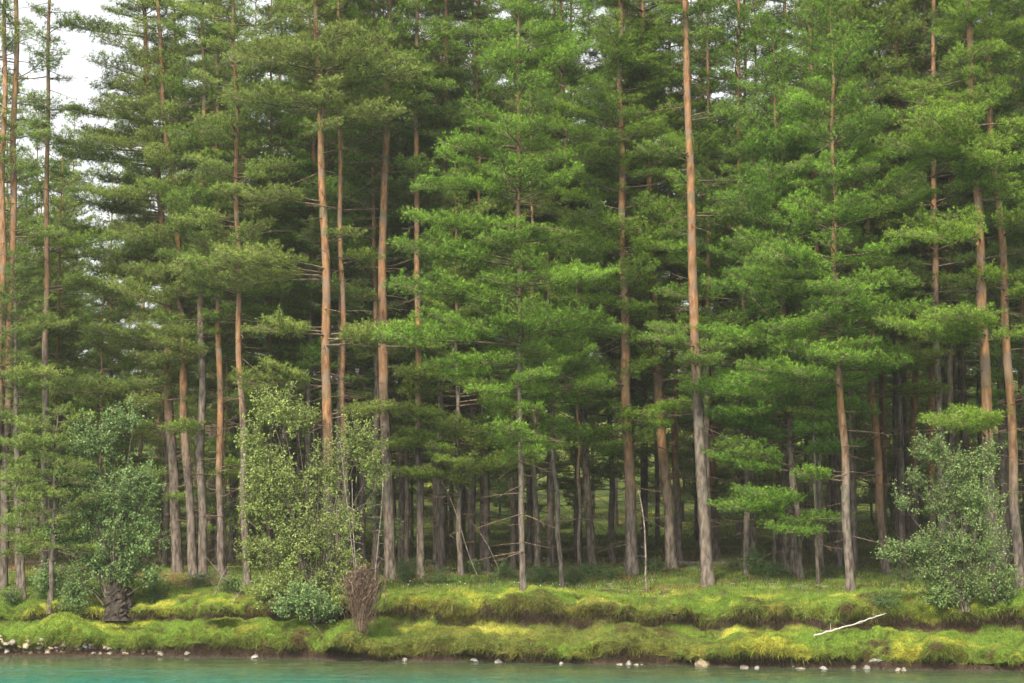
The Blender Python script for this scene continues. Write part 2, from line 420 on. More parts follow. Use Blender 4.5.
def make_dead(L, rng):
    wood = []
    xx = np.linspace(0, L, 6); dr = rng.uniform(-.25, .2)
    c = np.stack([xx, .08*L*np.sin(xx*3+rng.random()*6), dr*xx + rng.uniform(-.1, .12)*xx*xx/L], 1)
    wood.append(tube(c, np.linspace(.008+.007*L, .004, 6), 4))
    for k in range(int(2+L*4)):
        t = rng.uniform(.25, .95); o = np.array([np.interp(t*L, xx, c[:, j]) for j in range(3)])
        d = norm(np.array([.7, rng.choice([-1, 1])*rng.uniform(.3, 1), rng.uniform(-.4, .3)]))
        l2 = rng.uniform(.15, .45)*L*.8
        wood.append(tube([o, o+d*l2*.5, o+d*l2+np.array([0, 0, rng.uniform(-.06, .06)])], [.005, .004, .002], 3))
    return join(wood)
rg = np.random.default_rng(7)
LENS = [.7, 1.1, 1.6, 2.2, 2.9, 3.6]
BOUGH = [[make_bough(L, rg) for _ in range(4)] for L in LENS]
DEADL = [.5, .9, 1.5, 2.1]
DEAD = [[make_dead(L, rg) for _ in range(4)] for L in DEADL]
print('protos', [len(b[0][0])//3 for b in BOUGH], round(time.time()-T0, 1))

def place(V, o, az, tilt, s, roll=0):
    ca, sa, ct, st = math.cos(az), math.sin(az), math.cos(tilt), math.sin(tilt); cr, sr = math.cos(roll), math.sin(roll)
    Rr = np.array([[1, 0, 0], [0, cr, -sr], [0, sr, cr]])
    Rt = np.array([[ct, 0, -st], [0, 1, 0], [st, 0, ct]])
    Rz = np.array([[ca, -sa, 0], [sa, ca, 0], [0, 0, 1]])
    return (V*s) @ (Rz@Rt@Rr).T + o

class Pine:
    """a trunk path in local metres plus boughs; build() makes pine_tree > trunk, limbs, crown"""
    def __init__(s, path, r0, seed, orange_h=6, tone=0):
        s.path = np.asarray(path, float); s.r0 = r0; s.rng = np.random.default_rng(seed); s.oh = orange_h; s.tone = tone
        s.nv, s.nt, s.wood = [], [], []; s.H = s.path[-1][2]
    def pt(s, h): return np.array([np.interp(h, s.path[:, 2], s.path[:, 0]), np.interp(h, s.path[:, 2], s.path[:, 1]), h])
    def rad(s, h):
        t = min(max(h/s.H, 0), 1); return s.r0*(1-t)**.75*.93+.012
    def bough(s, h, az, L, tilt=0.05, keep=1.0):
        k = int(np.argmin([abs(math.log(L/l)) for l in LENS])); b = BOUGH[k][s.rng.integers(4)]
        sc_ = L/LENS[k]; o = s.pt(h); roll = s.rng.normal(0, .12)
        nv, nt_ = b[0], b[1]
        if keep < 1:
            m = np.repeat(s.rng.random(len(nv)//3) < keep, 3); nv, nt_ = nv[m], nt_[m]
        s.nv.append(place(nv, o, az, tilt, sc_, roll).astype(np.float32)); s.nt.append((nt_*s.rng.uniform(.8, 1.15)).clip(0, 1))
        s.wood.append((place(b[2], o, az, tilt, sc_, roll), b[3]))
    def dead(s, h, az, L, tilt=0):
        k = int(np.argmin([abs(L-l) for l in DEADL])); b = DEAD[k][s.rng.integers(4)]
        s.wood.append((place(b[0], s.pt(h), az, tilt, L/DEADL[k]), b[1]))
    def crown(s, h0, Rm, step=.55, per=3.4, top=None, shape=.7, keep=1.0, dead=True, edge=False):
        g = s.rng; top = top or s.H; h = h0
        sd_ = g.random()*50
        while h < top-.15:
            u = (h-h0)/(s.H-h0+.01)
            env = Rm*(1-u)**shape*min(1, .62+u*3.0)
            if g.random() > .10 or u > .8:
                n = g.poisson(per*.4)+int(per*.75+g.random()); a0 = g.random()*6.28
                for q in range(n):
                    az = a0+q*6.28/max(n, 1)+g.uniform(-.5, .5)
                    lob = 1+.75*float(noise(h*.45, math.cos(az)*1.3, math.sin(az)*1.3+sd_, 5))
                    L = max(.5, env*g.uniform(.35, 1.05)*lob)
                    s.bough(h+g.uniform(-.12, .12), az, min(L, 4.3), g.normal(.02+.42*u, .17), keep)
                if edge and g.random() < .38: s.bough(h+g.uniform(-.3, .3), -math.pi/2+g.normal(0, .7), g.uniform(.5, .85)*env+.3, g.normal(.06, .12), keep)
                if g.random() < .6: s.bough(h+g.uniform(-.3, .3), g.random()*6.28, g.uniform(.7, 1.3), g.normal(.2, .2), keep)
            h += step*1.1*g.uniform(.55, 1.5)
        if dead:
            h = h0+1
            while h < h0+.62*(s.H-h0):
                s.dead(h, g.random()*6.28, g.uniform(.6, min(2.3, Rm*.9)), g.normal(.0, .18)); h += g.uniform(.25, .6)
            h = max(1.3, h0*.25)
            while h < h0+1.5:
                for _ in range(g.integers(1, 4)): s.dead(h+g.uniform(-.1, .1), g.random()*6.28, g.uniform(.3, min(2.2, .6+Rm*.5)), g.normal(-.05, .15))
                h += g.uniform(.35, .7)
    def build(s, loc, label, group, name='pine_tree', parent_me=None):
        root = thing(name, loc, label, 'tree', group)
        hs_ = np.unique(np.concatenate([[-.35, 0, .12, .3, .6, 1.0], np.arange(1.5, s.H, .5), [s.H]]))
        pts = np.array([s.pt(max(h, 0)) for h in hs_]); pts[:, 2] = hs_
        rad = np.array([s.rad(h) for h in hs_])*(1+.32*np.exp(-np.maximum(hs_, 0)/.22))
        V, Fc = tube(pts, rad, 12, .05, s.rng)
        tint = np.clip((np.repeat(hs_, 12)-s.oh)/3.0+.5, 0, 1)
        mesh('trunk', V, Fc, [BARK], root, tint=tint, smooth=True)
        if s.wood:
            s.wood.append(tube(np.array([s.pt(q_) for q_ in np.linspace(.5, s.H-.3, 12)]), np.full(12, .006), 3))   # thin unseen core tube inside the trunk that ties the limbs together
            wv, wf = join(s.wood); mesh('limbs', wv, wf, [LIMB], root)
        if s.nv:
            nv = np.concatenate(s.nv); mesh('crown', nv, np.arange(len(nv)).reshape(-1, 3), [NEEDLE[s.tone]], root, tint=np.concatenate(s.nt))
        return root
def copy_tree(o, loc, rz, sc_):
    c = o.copy(); COL.objects.link(c); c.location = loc; c.rotation_euler = (0, 0, rz); c.scale = (sc_,)*3
    for ch in o.children:
        d = ch.copy(); COL.objects.link(d); d.parent = c
    return c

# ------------------------------------------------------------------ the pines one can tell apart
# path pixels from the foot upwards, foot width px, lowest crown y px, crown reach m, orange-from y px, tone, (step, per), height m, label, boughs [(y px, x tip px, towards camera m)], bare-until y px
G1 = 'tall pines along the front of the forest'
HERO = [
 dict(p=[(2, 588), (9, 300), (15, 0)], w=13, cy=180, R=2.3, oy=400, t=1, n=(.8, 1.8), H=25, l='tall orange-barked pine at the far left edge, its sunlit trunk against the white sky', b=[(235, 60, 0), (60, -30, 1), (120, 45, -1)]),
 dict(p=[(-9, 590), (0, 300), (5, 0)], w=12, cy=120, R=2.4, oy=420, t=1, n=(.9, 2.2), H=24, l='pine half cut off by the left picture edge beside a taller orange trunk', b=[(330, 60, 1), (380, 45, 2)]),
 dict(p=[(44, 578), (46, 300), (47, 150), (49, 0)], w=9, cy=170, R=2.0, oy=330, t=0, n=(.9, 2.0), H=25, l='slim straight pine standing alone before the bright sky gap at upper left', b=[(250, 105, 1), (262, 0, 1), (290, 90, 1)]),
 dict(p=[(20, 589), (18, 450), (17, 300)], w=9, cy=440, R=2.4, oy=250, t=3, n=(.55, 3.2), H=13, l='shorter dark pine with grey trunk left of the leafy riverside alder', b=[(392, 45, 1)]),
 dict(p=[(178, 573), (169, 400), (166, 250), (148, 110), (142, 0)], w=13, cy=400, R=3.7, oy=420, t=1, n=(.5, 3.8), H=25, l='broad soft-green pine whose thick trunk stands left in the close group behind the alder', b=[(300, 70, 2), (345, 95, 2), (395, 60, 2), (430, 110, 1), (260, 95, 1), (455, 225, 1), (215, 75, 1), (165, 60, 1), (120, 75, 1), (85, 95, 0), (140, 90, -1), (35, 70, 1), (190, 95, 2), (240, 65, 0)]),
 dict(p=[(193, 576), (183, 400), (178, 240), (162, 100), (158, 0)], w=11, cy=400, R=3.0, oy=440, t=1, n=(.55, 3.4), H=24, l='pine with a slightly leaning trunk, second in the close group right of the alder', b=[(200, 90, 1), (150, 60, 0), (110, 100, 1), (480, 245, 1)]),
 dict(p=[(203, 578), (201, 420), (203, 200), (204, 0)], w=11, cy=320, R=2.6, oy=300, t=0, n=(.6, 3), H=23, l='dark-trunked pine tight behind the leaning one in the close group', b=[]),
 dict(p=[(221, 577), (220, 450), (218, 230), (216, 0)], w=9, cy=335, R=2.8, oy=470, t=0, n=(.6, 3.2), H=24, l='straight reddish pine at the right side of the close trunk group', b=[(400, 260, 1), (430, 170, 1), (470, 270, 1)]),
 dict(p=[(247, 585), (241, 400), (238, 300), (234, 60), (233, 0)], w=9, cy=300, R=2.8, oy=400, t=1, n=(.5, 3.4), H=24, l='slim reddish pine just left of the silvery willow with soft pale pads', b=[(180, 285, 2), (225, 180, 1), (60, 290, 2), (130, 200, 1)]),
 dict(p=[(331, 588), (328, 470), (325, 230), (319, 95), (316, 0)], w=14, cy=130, R=2.9, oy=450, t=1, n=(.45, 3.8), H=25, l='stout bright-orange pine rising behind the willow with long level pads', b=[(272, 225, 1.5), (278, 235, -1), (335, 262, 2), (338, 412, 1), (330, 280, -1), (345, 395, 2.5), (205, 250, 1), (240, 355, 1), (418, 385, 1), (425, 285, 1), (385, 240, 1), (110, 230, 1), (70, 240, 2), (125, 395, 1)]),
 dict(p=[(346, 586), (343, 400), (341, 230), (338, 110), (337, 0)], w=8, cy=130, R=2.6, oy=430, t=0, n=(.6, 3), H=24, l='thin orange pine close beside the stout orange one behind the willow', b=[(262, 372, 1)]),
 dict(p=[(391, 580), (386, 440), (381, 310), (386, 140), (389, 30)], w=14, cy=130, R=2.8, oy=400, t=0, n=(.5, 3.4), H=26, l='thick pine with grey foot and orange upper trunk right of the willow', b=[(165, 345, 1), (172, 430, 1), (345, 440, 1), (300, 350, 1)]),
 dict(p=[(421, 579), (419, 430), (418, 330), (416, 140), (417, 0)], w=9, cy=135, R=2.8, oy=400, t=0, n=(.5, 3.4), H=26, l='slim pine with grey-brown foot on the grass, one trunk right of the thick grey-footed pine', b=[(250, 450, 1)]),
 dict(p=[(437, 564), (436, 430), (440, 200), (444, 0)], w=9, cy=420, R=2.8, oy=300, t=0, n=(.55, 3), H=22, l='dark shaded pine trunk just behind the slim grey-brown one', b=[]),
 dict(p=[(461, 577), (458, 450), (456, 300)], w=7, cy=480, R=2.7, oy=300, t=0, n=(.45, 3.4), H=15, l='young pine with a knobbly grey trunk at the edge of the grass clearing', b=[(478, 400, 1.5), (470, 520, 1), (445, 385, 1), (420, 395, 2), (405, 520, 2), (380, 400, 1)]),
 dict(p=[(487, 573), (485, 440), (482, 280), (479, 180)], w=8, cy=400, R=3.0, oy=330, t=0, n=(.45, 3.4), H=19, l='pine with straight ash-grey foot and red-brown middle beyond the grass clearing', b=[(340, 410, 1), (365, 560, 1), (455, 440, 1), (478, 520, 2), (440, 500, 3)]),
 dict(p=[(523, 590), (520, 440), (519, 300), (518, 100), (519, 0)], w=7, cy=455, R=2.9, oy=300, t=2, n=(.42, 4), H=23, l='front pine with slim pale trunk and dense layered boughs in the middle of the wood', b=[(300, 400, 1), (265, 402, 1), (285, 600, 2), (345, 395, 2), (190, 425, 1), (232, 415, 1), (150, 445, 1), (330, 610, 1)]),
 dict(p=[(513, 570), (512, 440), (510, 300)], w=7, cy=430, R=2.2, oy=300, t=3, n=(.6, 3), H=18, l='dark thin pine tucked behind the slim pale-trunked front pine', b=[]),
 dict(p=[(538, 573), (535, 480), (532, 300), (531, 180)], w=7, cy=450, R=2.6, oy=320, t=0, n=(.55, 3), H=18, l='grey pine trunk between the pale front pine and the bowed one', b=[]),
 dict(p=[(562, 588), (558, 520), (553, 440), (549, 330)], w=5.5, cy=430, R=2.5, oy=300, t=2, n=(.5, 3.2), H=13, l='thin bowed pine with a pale spotted trunk leaning a little left', b=[(405, 520, 1), (390, 610, 1)]),
 dict(p=[(580, 577), (579, 480), (578, 400), (577, 300)], w=4, cy=400, R=1.6, oy=480, t=0, n=(.6, 2.6), H=12, l='very thin red-brown pine pole standing before a thicker grey trunk', b=[]),
 dict(p=[(593, 568), (587, 480), (580, 370), (572, 260), (565, 150), (560, 0)], w=10, cy=330, R=3.4, oy=350, t=2, n=(.45, 3.6), H=24, l='leaning grey-footed pine whose red upper trunk tilts left among bright boughs', b=[(215, 500, 1), (290, 650, 1), (130, 510, 1), (440, 545, 2), (455, 625, 2), (410, 600, 3)]),
 dict(p=[(612, 564), (611, 450), (609, 300), (608, 150)], w=7, cy=470, R=2.6, oy=330, t=0, n=(.55, 3), H=20, l='slim shaded pine midway between the leaning grey-footed pine and the dark thick one', b=[(488, 575, 1), (455, 650, 1), (478, 600, 3), (440, 580, 2)]),
 dict(p=[(633, 575), (629, 480), (626, 380), (622, 200), (620, 0)], w=14, cy=440, R=3.2, oy=480, t=2, n=(.45, 3.6), H=24, l='thick dark red-brown pine with bare broken twigs up its lower trunk', b=[(440, 560, 1), (415, 700, 1), (385, 575, 2)]),
 dict(p=[(672, 571), (668, 510), (661, 430), (655, 320), (650, 200), (645, 100), (641, 0)], w=13, cy=300, R=3.5, oy=480, t=2, n=(.42, 3.8), H=25, l='stately red-brown pine leaning slightly left, left neighbour of the golden-trunked pine', b=[(345, 560, 1.5), (352, 740, 1), (300, 570, 1), (255, 560, 2), (365, 640, 2), (235, 735, 1), (200, 575, 1)]),
 dict(p=[(679, 563), (675, 430), (672, 300), (670, 100)], w=9, cy=280, R=2.4, oy=480, t=3, n=(.6, 3), H=22, l='red-brown pine showing in slivers right behind the stately leaning pine', b=[]),
 dict(p=[(708, 585), (702, 470), (697, 390), (694, 300), (690, 160), (684, 0)], w=15, cy=40, R=2.6, oy=370, t=0, n=(.6, 2.8), H=26, l='big golden-orange pine, grey below and bare for most of its height, on the grassy front', b=[(160, 640, 1), (215, 745, -1), (120, 745, 1), (330, 655, -1), (352, 760, .5), (455, 765, 1.5), (350, 720, 1.2), (345, 655, 2.2), (365, 700, 2.5)]),
 dict(p=[(716, 560), (710, 420), (703, 280), (702, 100)], w=11, cy=200, R=2.6, oy=500, t=3, n=(.6, 3), H=23, l='dark brown pine standing in shade right behind the golden-orange pine', b=[]),
 dict(p=[(745, 560), (744, 450), (743, 300), (745, 100)], w=9, cy=380, R=2.8, oy=350, t=3, n=(.5, 3), H=22, l='shaded grey pine, left one of two close trunks beyond the big golden pine', b=[]),
 dict(p=[(754, 563), (752, 450), (752, 300), (755, 100)], w=7, cy=330, R=2.7, oy=350, t=0, n=(.5, 3), H=22, l='narrower right one of two close grey trunks beyond the big golden pine', b=[(250, 700, 1)]),
 dict(p=[(800, 579), (793, 470), (785, 370), (780, 250), (776, 150)], w=9, cy=440, R=3.5, oy=400, t=2, n=(.4, 4), H=19, l='bright green low-branched pine with forked-looking foot, right of centre', b=[(512, 738, 2.5), (520, 838, 2), (505, 765, 3), (470, 720, 2), (455, 850, 2), (425, 715, 1), (400, 700, 2), (340, 700, 1), (290, 715, 1), (245, 740, 1), (530, 790, 3)]),
 dict(p=[(793, 575), (791, 450), (789, 300)], w=6, cy=420, R=2.4, oy=400, t=0, n=(.55, 3), H=16, l='thinner trunk hugging the left of the bright low-branched pine', b=[]),
 dict(p=[(818, 585), (815, 500), (812, 400)], w=4, cy=420, R=1.5, oy=300, t=2, n=(.6, 2.6), H=10, l='spindly grey pine sapling between the low-branched pine and the red-spotted one', b=[]),
 dict(p=[(851, 593), (846, 500), (841, 400), (837, 300), (834, 150)], w=11, cy=370, R=3.2, oy=450, t=2, n=(.42, 3.8), H=20, l='front pine with grey foot and orange-red middle trunk on the heathery slope', b=[(365, 845, 3), (385, 800, 2), (300, 850, 3), (378, 750, 1), (370, 905, 1), (330, 780, 1), (290, 905, 1), (270, 770, 2), (480, 800, 1)]),
 dict(p=[(886, 574), (878, 480), (871, 370), (868, 260), (866, 100)], w=10, cy=330, R=2.8, oy=520, t=0, n=(.5, 3.2), H=21, l='orange-red pine leaning left beside its straight twin on the needle-brown patch', b=[(395, 940, 1), (360, 925, 2), (345, 835, 1), (375, 930, 2.5)]),
 dict(p=[(884, 560), (883, 450), (882, 340), (880, 200), (879, 0)], w=8, cy=300, R=2.8, oy=480, t=0, n=(.5, 3.2), H=22, l='straight thinner twin just behind the orange-red leaning pine', b=[]),
 dict(p=[(897, 562), (896, 470), (895, 380)], w=5, cy=370, R=1.8, oy=200, t=3, n=(.6, 2.6), H=14, l='thin green-grey pine pole right of the orange-red twins', b=[]),
 dict(p=[(914, 563), (913, 420), (916, 280), (917, 170), (918, 0)], w=9, cy=250, R=2.8, oy=480, t=0, n=(.5, 3.3), H=24, l='shaded pine left behind the pale green riverside shrub', b=[]),
 dict(p=[(932, 566), (931, 450), (930, 300), (926, 100)], w=9, cy=300, R=2.8, oy=520, t=2, n=(.5, 3.3), H=23, l='red-brown pine directly behind the pale green riverside shrub', b=[(155, 850, 1), (240, 850, 1), (225, 1000, 1)]),
 dict(p=[(997, 597), (989, 480), (984, 360), (979, 250), (972, 100), (968, 0)], w=15, cy=190, R=2.6, oy=440, t=2, n=(.5, 3.2), H=25, l='massive grey-brown pine leaning left behind the pale shrub at the right', b=[(240, 905, 1), (165, 895, 1.5), (120, 920, 1), (150, 930, 3), (175, 1000, 3), (130, 960, 2.5), (245, 940, 3), (335, 960, 3), (435, 960, 3), (345, 925, 1.5), (330, 900, 2), (340, 1020, 1), (425, 935, 1), (200, 1030, 1)]),
 dict(p=[(1020, 588), (1014, 480), (1008, 370), (1000, 240), (991, 150), (985, 60), (982, 0)], w=12, cy=110, R=2.4, oy=470, t=2, n=(.55, 3), H=25, l='winding orange-topped pine, the rightmost tall trunk', b=[(160, 960, 2.5), (235, 1030, 3), (290, 965, 2), (285, 1045, 1), (300, 1040, 2), (225, 960, 1), (45, 1040, 1), (400, 1060, 1)]),
 dict(p=[(1012, 560), (1009, 400), (1008, 100)], w=4, cy=60, R=1.6, oy=300, t=0, n=(.7, 2.4), H=20, l='pole-thin pine behind the winding orange-topped one', b=[]),
 dict(p=[(24, 598), (22, 540), (20, 490)], w=4.5, cy=556, R=1.9, oy=0, t=1, n=(.42, 3.2), H=5.2, l='small yellow-green young pine with a thin bare stem near the left bank', b=[(527, 2, 1), (545, 55, 1), (552, 30, 1)]),
 dict(p=[(50, 604), (54, 530), (58, 430)], w=6, cy=545, R=2.1, oy=0, t=1, n=(.36, 3.6), H=7.2, l='bushy light-green young pine crowding the left side of the alder', b=[(450, 5, 1), (480, 0, 1), (430, 20, 1), (500, 20, 1)]),
]
for q, h in enumerate(HERO):
    b = h['p'][0]; g = ground_at(*b, dflt=86)
    D = g.y; ppm = F/D
    rng = np.random.default_rng(100+q)
    pts = []
    for (px, py) in h['p']:
        w = at(px, py, D); pts.append([w.x-g.x, 0, w.z-g.z])
    pts[0] = [0, 0, 0]
    H = h['H']*(1.24 if h['H'] >= 21 else 1.1 if h['H'] > 14 else 1)
    dx = (pts[-1][0]-pts[-2][0])/max(.5, pts[-1][2]-pts[-2][2])
    if H > pts[-1][2]+.5: pts.append([pts[-1][0]+dx*.6*(H-pts[-1][2]), 0, H])
    else: pts[-1][2] = max(H, pts[-2][2]+.5)
    pp = np.array(pts); hh = np.linspace(0, H, 24)
    # smooth the path
    X = np.interp(hh, pp[:, 2], pp[:, 0]); X[1:-1] = .25*X[:-2]+.5*X[1:-1]+.25*X[2:]; X[2:-2] += .05*np.sin(np.arange(2, 22)*1.3+q)*rng.uniform(.3, 1.2)
    Yd = np.cumsum(rng.normal(0, .045, 24)); Yd -= Yd[0]
    path = np.stack([X, Yd, hh], 1)
    zh = lambda py: at(b[0], py, D).z - g.z
    t = Pine(path, h['w']/ppm/2*.86, 200+q, zh(h['oy']), h['t'])
    cy = max(.6, zh(h['cy']))
    t.crown(cy, h['R']*(.92 if H > 17 else 1), h['n'][0], h['n'][1], shape=.36 if H > 17 else .8, edge=True)
    for (py, xt, fw) in h['b']:
        hb = zh(py); o = t.pt(hb); xw = at(xt, py, D-fw).x - g.x
        vec = (xw-o[0], -fw); L = max(.6, min(4.6, math.hypot(*vec)))
        t.bough(hb-.05, math.atan2(vec[1], vec[0]), L, rng.uniform(-.02, .06))
        t.bough(hb+.1, math.atan2(vec[1], vec[0])+rng.uniform(-.3, .3), L*.75, rng.uniform(.0, .12))
    t.build(g, h['l'], G1 if H > 8 else 'young pines by the bank')
print('heroes', round(time.time()-T0, 1))

# dead leaning pole
def pole(name, a, b, r0, r1, mat_, label, cat, twigs=0, seed=1, sag=.0):
    rng = np.random.default_rng(seed); a, b = np.array(a), np.array(b); o = a.copy()
    tt = np.linspace(0, 1, 12); P_ = a+(b-a)*tt[:, None]-o
    L = np.linalg.norm(b-a); P_ += np.cumsum(np.cumsum(rng.normal(0, L*.0035, (12, 3)), 0), 0)*(1-tt[:, None])*1.5; P_[:, 2] += sag*np.sin(tt*math.pi)
    parts = [tube(P_, np.linspace(r0, r1, 12), 8, .06, rng)]
    root = thing(name, o, label, cat)
    V, Fc = join(parts); mesh('stem', V, Fc, [mat_], root, smooth=True)
    for k in range(twigs):
        t = rng.uniform(.15, .95); c = P_[int(t*11)]
        d = rng.normal(0, 1, 3); d[2] *= .5; d = d/np.linalg.norm(d); l = rng.uniform(.2, .7)
        v, f = tube([c, c+d*l*.6, c+d*l+[0, 0, rng.uniform(-.1, .1)]], [r1*.8+.004, .006, .003], 4); mesh('twig', v, f, [mat_], root)
    return root
g = ground_at(645, 593); tip = at(638, 488, g.y+.6)
pole('dead_pole', g-Vector((0, 0, .1)), tip, .042, .016, TWIG, 'dead pale pole of a young tree leaning left before the thick dark pine', 'dead tree', 7, 3)

# ------------------------------------------------------------------ forest behind: six kinds copied
G2 = 'pines deeper in the forest'
def variant(seed, H, cb, Rm, tone, r0, keep=1):
    rng = np.random.default_rng(seed); hh = np.linspace(0, H, 20)
    X = np.cumsum(rng.normal(0, .035, 20)); Y = np.cumsum(rng.normal(0, .035, 20)); X -= X[0]; Y -= Y[0]
    t = Pine(np.stack([X, Y, hh], 1), r0, seed, H*.33, tone)
    t.crown(cb, Rm, .6, 3.2, shape=.42, keep=keep)
    return t
VAR = [(901, 31, 8.0, 2.7, 3, .14), (902, 29, 7, 2.8, 0, .12), (903, 33, 10.0, 2.9, 3, .16), (904, 26, 5.0, 2.6, 2, .105), (905, 13, 2.0, 2.4, 0, .075), (906, 30, 7.0, 3.0, 2, .125), (907, 8, .4, 2.5, 3, .06)]  # sunlit upper canopy painted in by giving some rear kinds lighter needles
proto = [None]*len(VAR)
LBL = ['dark straight pine among the rear rows of the forest', 'mid-green pine among the rear rows of the forest', 'tallest kind of dark pine among the rear rows of the forest',
       'slim lower-branched pine among the rear rows of the forest', 'small dark pine in the shade of the rear rows', 'broad green pine among the rear rows of the forest', 'low bushy young conifer filling the shade at the back of the forest']
rng = np.random.default_rng(77)
spots = []
heroxy = [(o.location.x, o.location.y) for o in bpy.data.objects if o.type == 'EMPTY']
def try_rows(d0, d1, n, mind, extra):
    c = 0; tries = 0
    while c < n and tries < 20000:
        tries += 1
        d = rng.uniform(d0, d1); y0 = 71.3+d; hw = y0*.244+extra
        x = rng.uniform(-hw, hw); y = shore(np.array([x]))[0]+d
        if any((x-a)**2+(y-b)**2 < mind*mind for a, b, *_ in spots) or any((x-a)**2+(y-b)**2 < (mind*.7)**2 for a, b in heroxy): continue
        spots.append((x, y, d)); c += 1
try_rows(11, 26, 84, 1.7, 5); try_rows(26, 45, 58, 2.5, 6); try_rows(45, 80, 48, 3.4, 8)
nbig = len(spots); try_rows(34, 52, 12, 2.0, 4); try_rows(58, 80, 38, 1.7, 3)
SHORT = ['the far-left-edge orange pine', 'the pine cut by the left edge', 'the lone slim pine in the sky gap', 'the short grey-trunked pine left of the alder', 'the thick soft-green pine behind the alder', 'the slightly leaning pine by the alder',
 'the dark trunk of the close group', 'the straight reddish pine of the close group', 'the slim reddish pine left of the willow', 'the stout bright-orange pine', 'the thin companion of the stout orange pine', 'the thick grey-footed pine right of the willow',
 'the slim pine with grey-brown foot', 'the dark pine behind the grey-brown one', 'the young knobbly pine at the clearing', 'the ash-grey pine beyond the clearing', 'the slim pale-trunked front pine', 'the dark thin pine behind the front pine', 'the grey pine left of the bowed one',
 'the thin bowed pine', 'the red-brown pole pine', 'the leaning grey-footed pine', 'the slim shaded mid pine', 'the thick dark pine with broken twigs', 'the stately red-brown pine', 'the sliver pine behind the stately one', 'the big golden-orange pine', 'the shaded pine behind the golden',
 'the left of the two close grey trunks', 'the narrower of two close grey trunks', 'the bright low-branched pine', 'the trunk hugging the low-branched pine', 'the spindly grey sapling', 'the grey-and-orange front pine on heather', 'the orange-red leaning twin', 'the straight twin pine',
 'the green-grey pole pine', 'the pine left behind the pale shrub', 'the red-brown pine behind the pale shrub', 'the massive pine at the right', 'the winding orange-topped pine', 'the pole-thin pine at far right']
KIND = ['dark pine', 'mid-green pine', 'tall dark pine', 'slim low-branched pine', 'small dark pine', 'broad green pine', 'low bushy conifer']
used_l = set()
def rear_label(px, pick, d):
    if px < -5 or px > 1029: return None
    c = []
    for k_, h_ in enumerate(HERO[:len(SHORT)]):
        c.append((abs(px-h_['p'][0][0]), k_))
    c.sort()
    for dist, k_ in c[:3]:
        side = 'left' if px < HERO[k_]['p'][0][0] else 'right'
        for far in ('', 'farther back '):
            L_ = f'{KIND[pick]} {far} {side} of {SHORT[k_]}' if dist > 6 else f'{KIND[pick]} {far} just {side} of {SHORT[k_]}'
            if L_ not in used_l: used_l.add(L_); return L_
    return None
cnt = 0
for si, (x, y, d) in enumerate(spots):
    px = 512 + F*x/y
    pick = rng.choice([0, 1, 2, 3, 4, 5], p=[.2, .18, .18, .14, .12, .18])
    sc_ = rng.uniform(.88, 1.12)
    if d > 60 and pick == 4: pick = 2
    if si >= nbig: pick = 6; sc_ = rng.uniform(1.1, 1.6) if d > 55 else .8
    elif px < 128:                                            # the wood thins out at its west end, only lower trees there
        top = CAMZ + (545-rng.uniform(60, 300))/F*y
        zb = gz(x, y); need = top-zb
        pick = rng.choice([1, 3, 4]); sc_ = max(.35, min(1.5, need/VAR[pick][1]))
    loc = Vector((x, y, gz(x, y)-.05))
    cnt_new = proto[pick] is None
    if cnt_new:
        t = variant(*VAR[pick]); proto[pick] = t.build(loc, LBL[pick], G2); proto[pick].rotation_euler = (0, 0, rng.random()*6.28); proto[pick].scale = (sc_,)*3
    else:
        last_ = copy_tree(proto[pick], loc, rng.random()*6.28, sc_)
    cur_ = proto[pick] if cnt_new else last_
    nl = rear_label(px, pick, d)
    if nl: cur_['label'] = nl
    else: cur_['label'] = LBL[pick]
    cnt += 1
# the wood carries on behind as one mass
g5 = np.random.default_rng(55); NV, NT_ = [], []
for k in range(760):
    y_ = 71.3+g5.uniform(78, 112); x_ = g5.uniform(-1, 1)*(y_*.244+12); px_ = 512+F*x_/y_
    h_ = g5.uniform(.2, 1)**1.1*(24 if px_ > 135 else 7)
    b_ = BOUGH[5][g5.integers(4)]; m_ = np.repeat(g5.random(len(b_[0])//3) < .6, 3)
    NV.append(place(b_[0][m_], np.array([x_, y_, gz(x_, y_)+h_]), g5.random()*6.28, g5.normal(.0, .3), g5.uniform(1.2, 1.9), g5.normal(0, .3)).astype(np.float32)); NT_.append(b_[1][m_])
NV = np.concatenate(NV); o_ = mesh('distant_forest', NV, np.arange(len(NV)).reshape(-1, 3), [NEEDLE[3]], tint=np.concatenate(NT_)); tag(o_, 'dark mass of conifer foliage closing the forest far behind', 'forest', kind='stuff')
print('forest', cnt, round(time.time()-T0, 1))

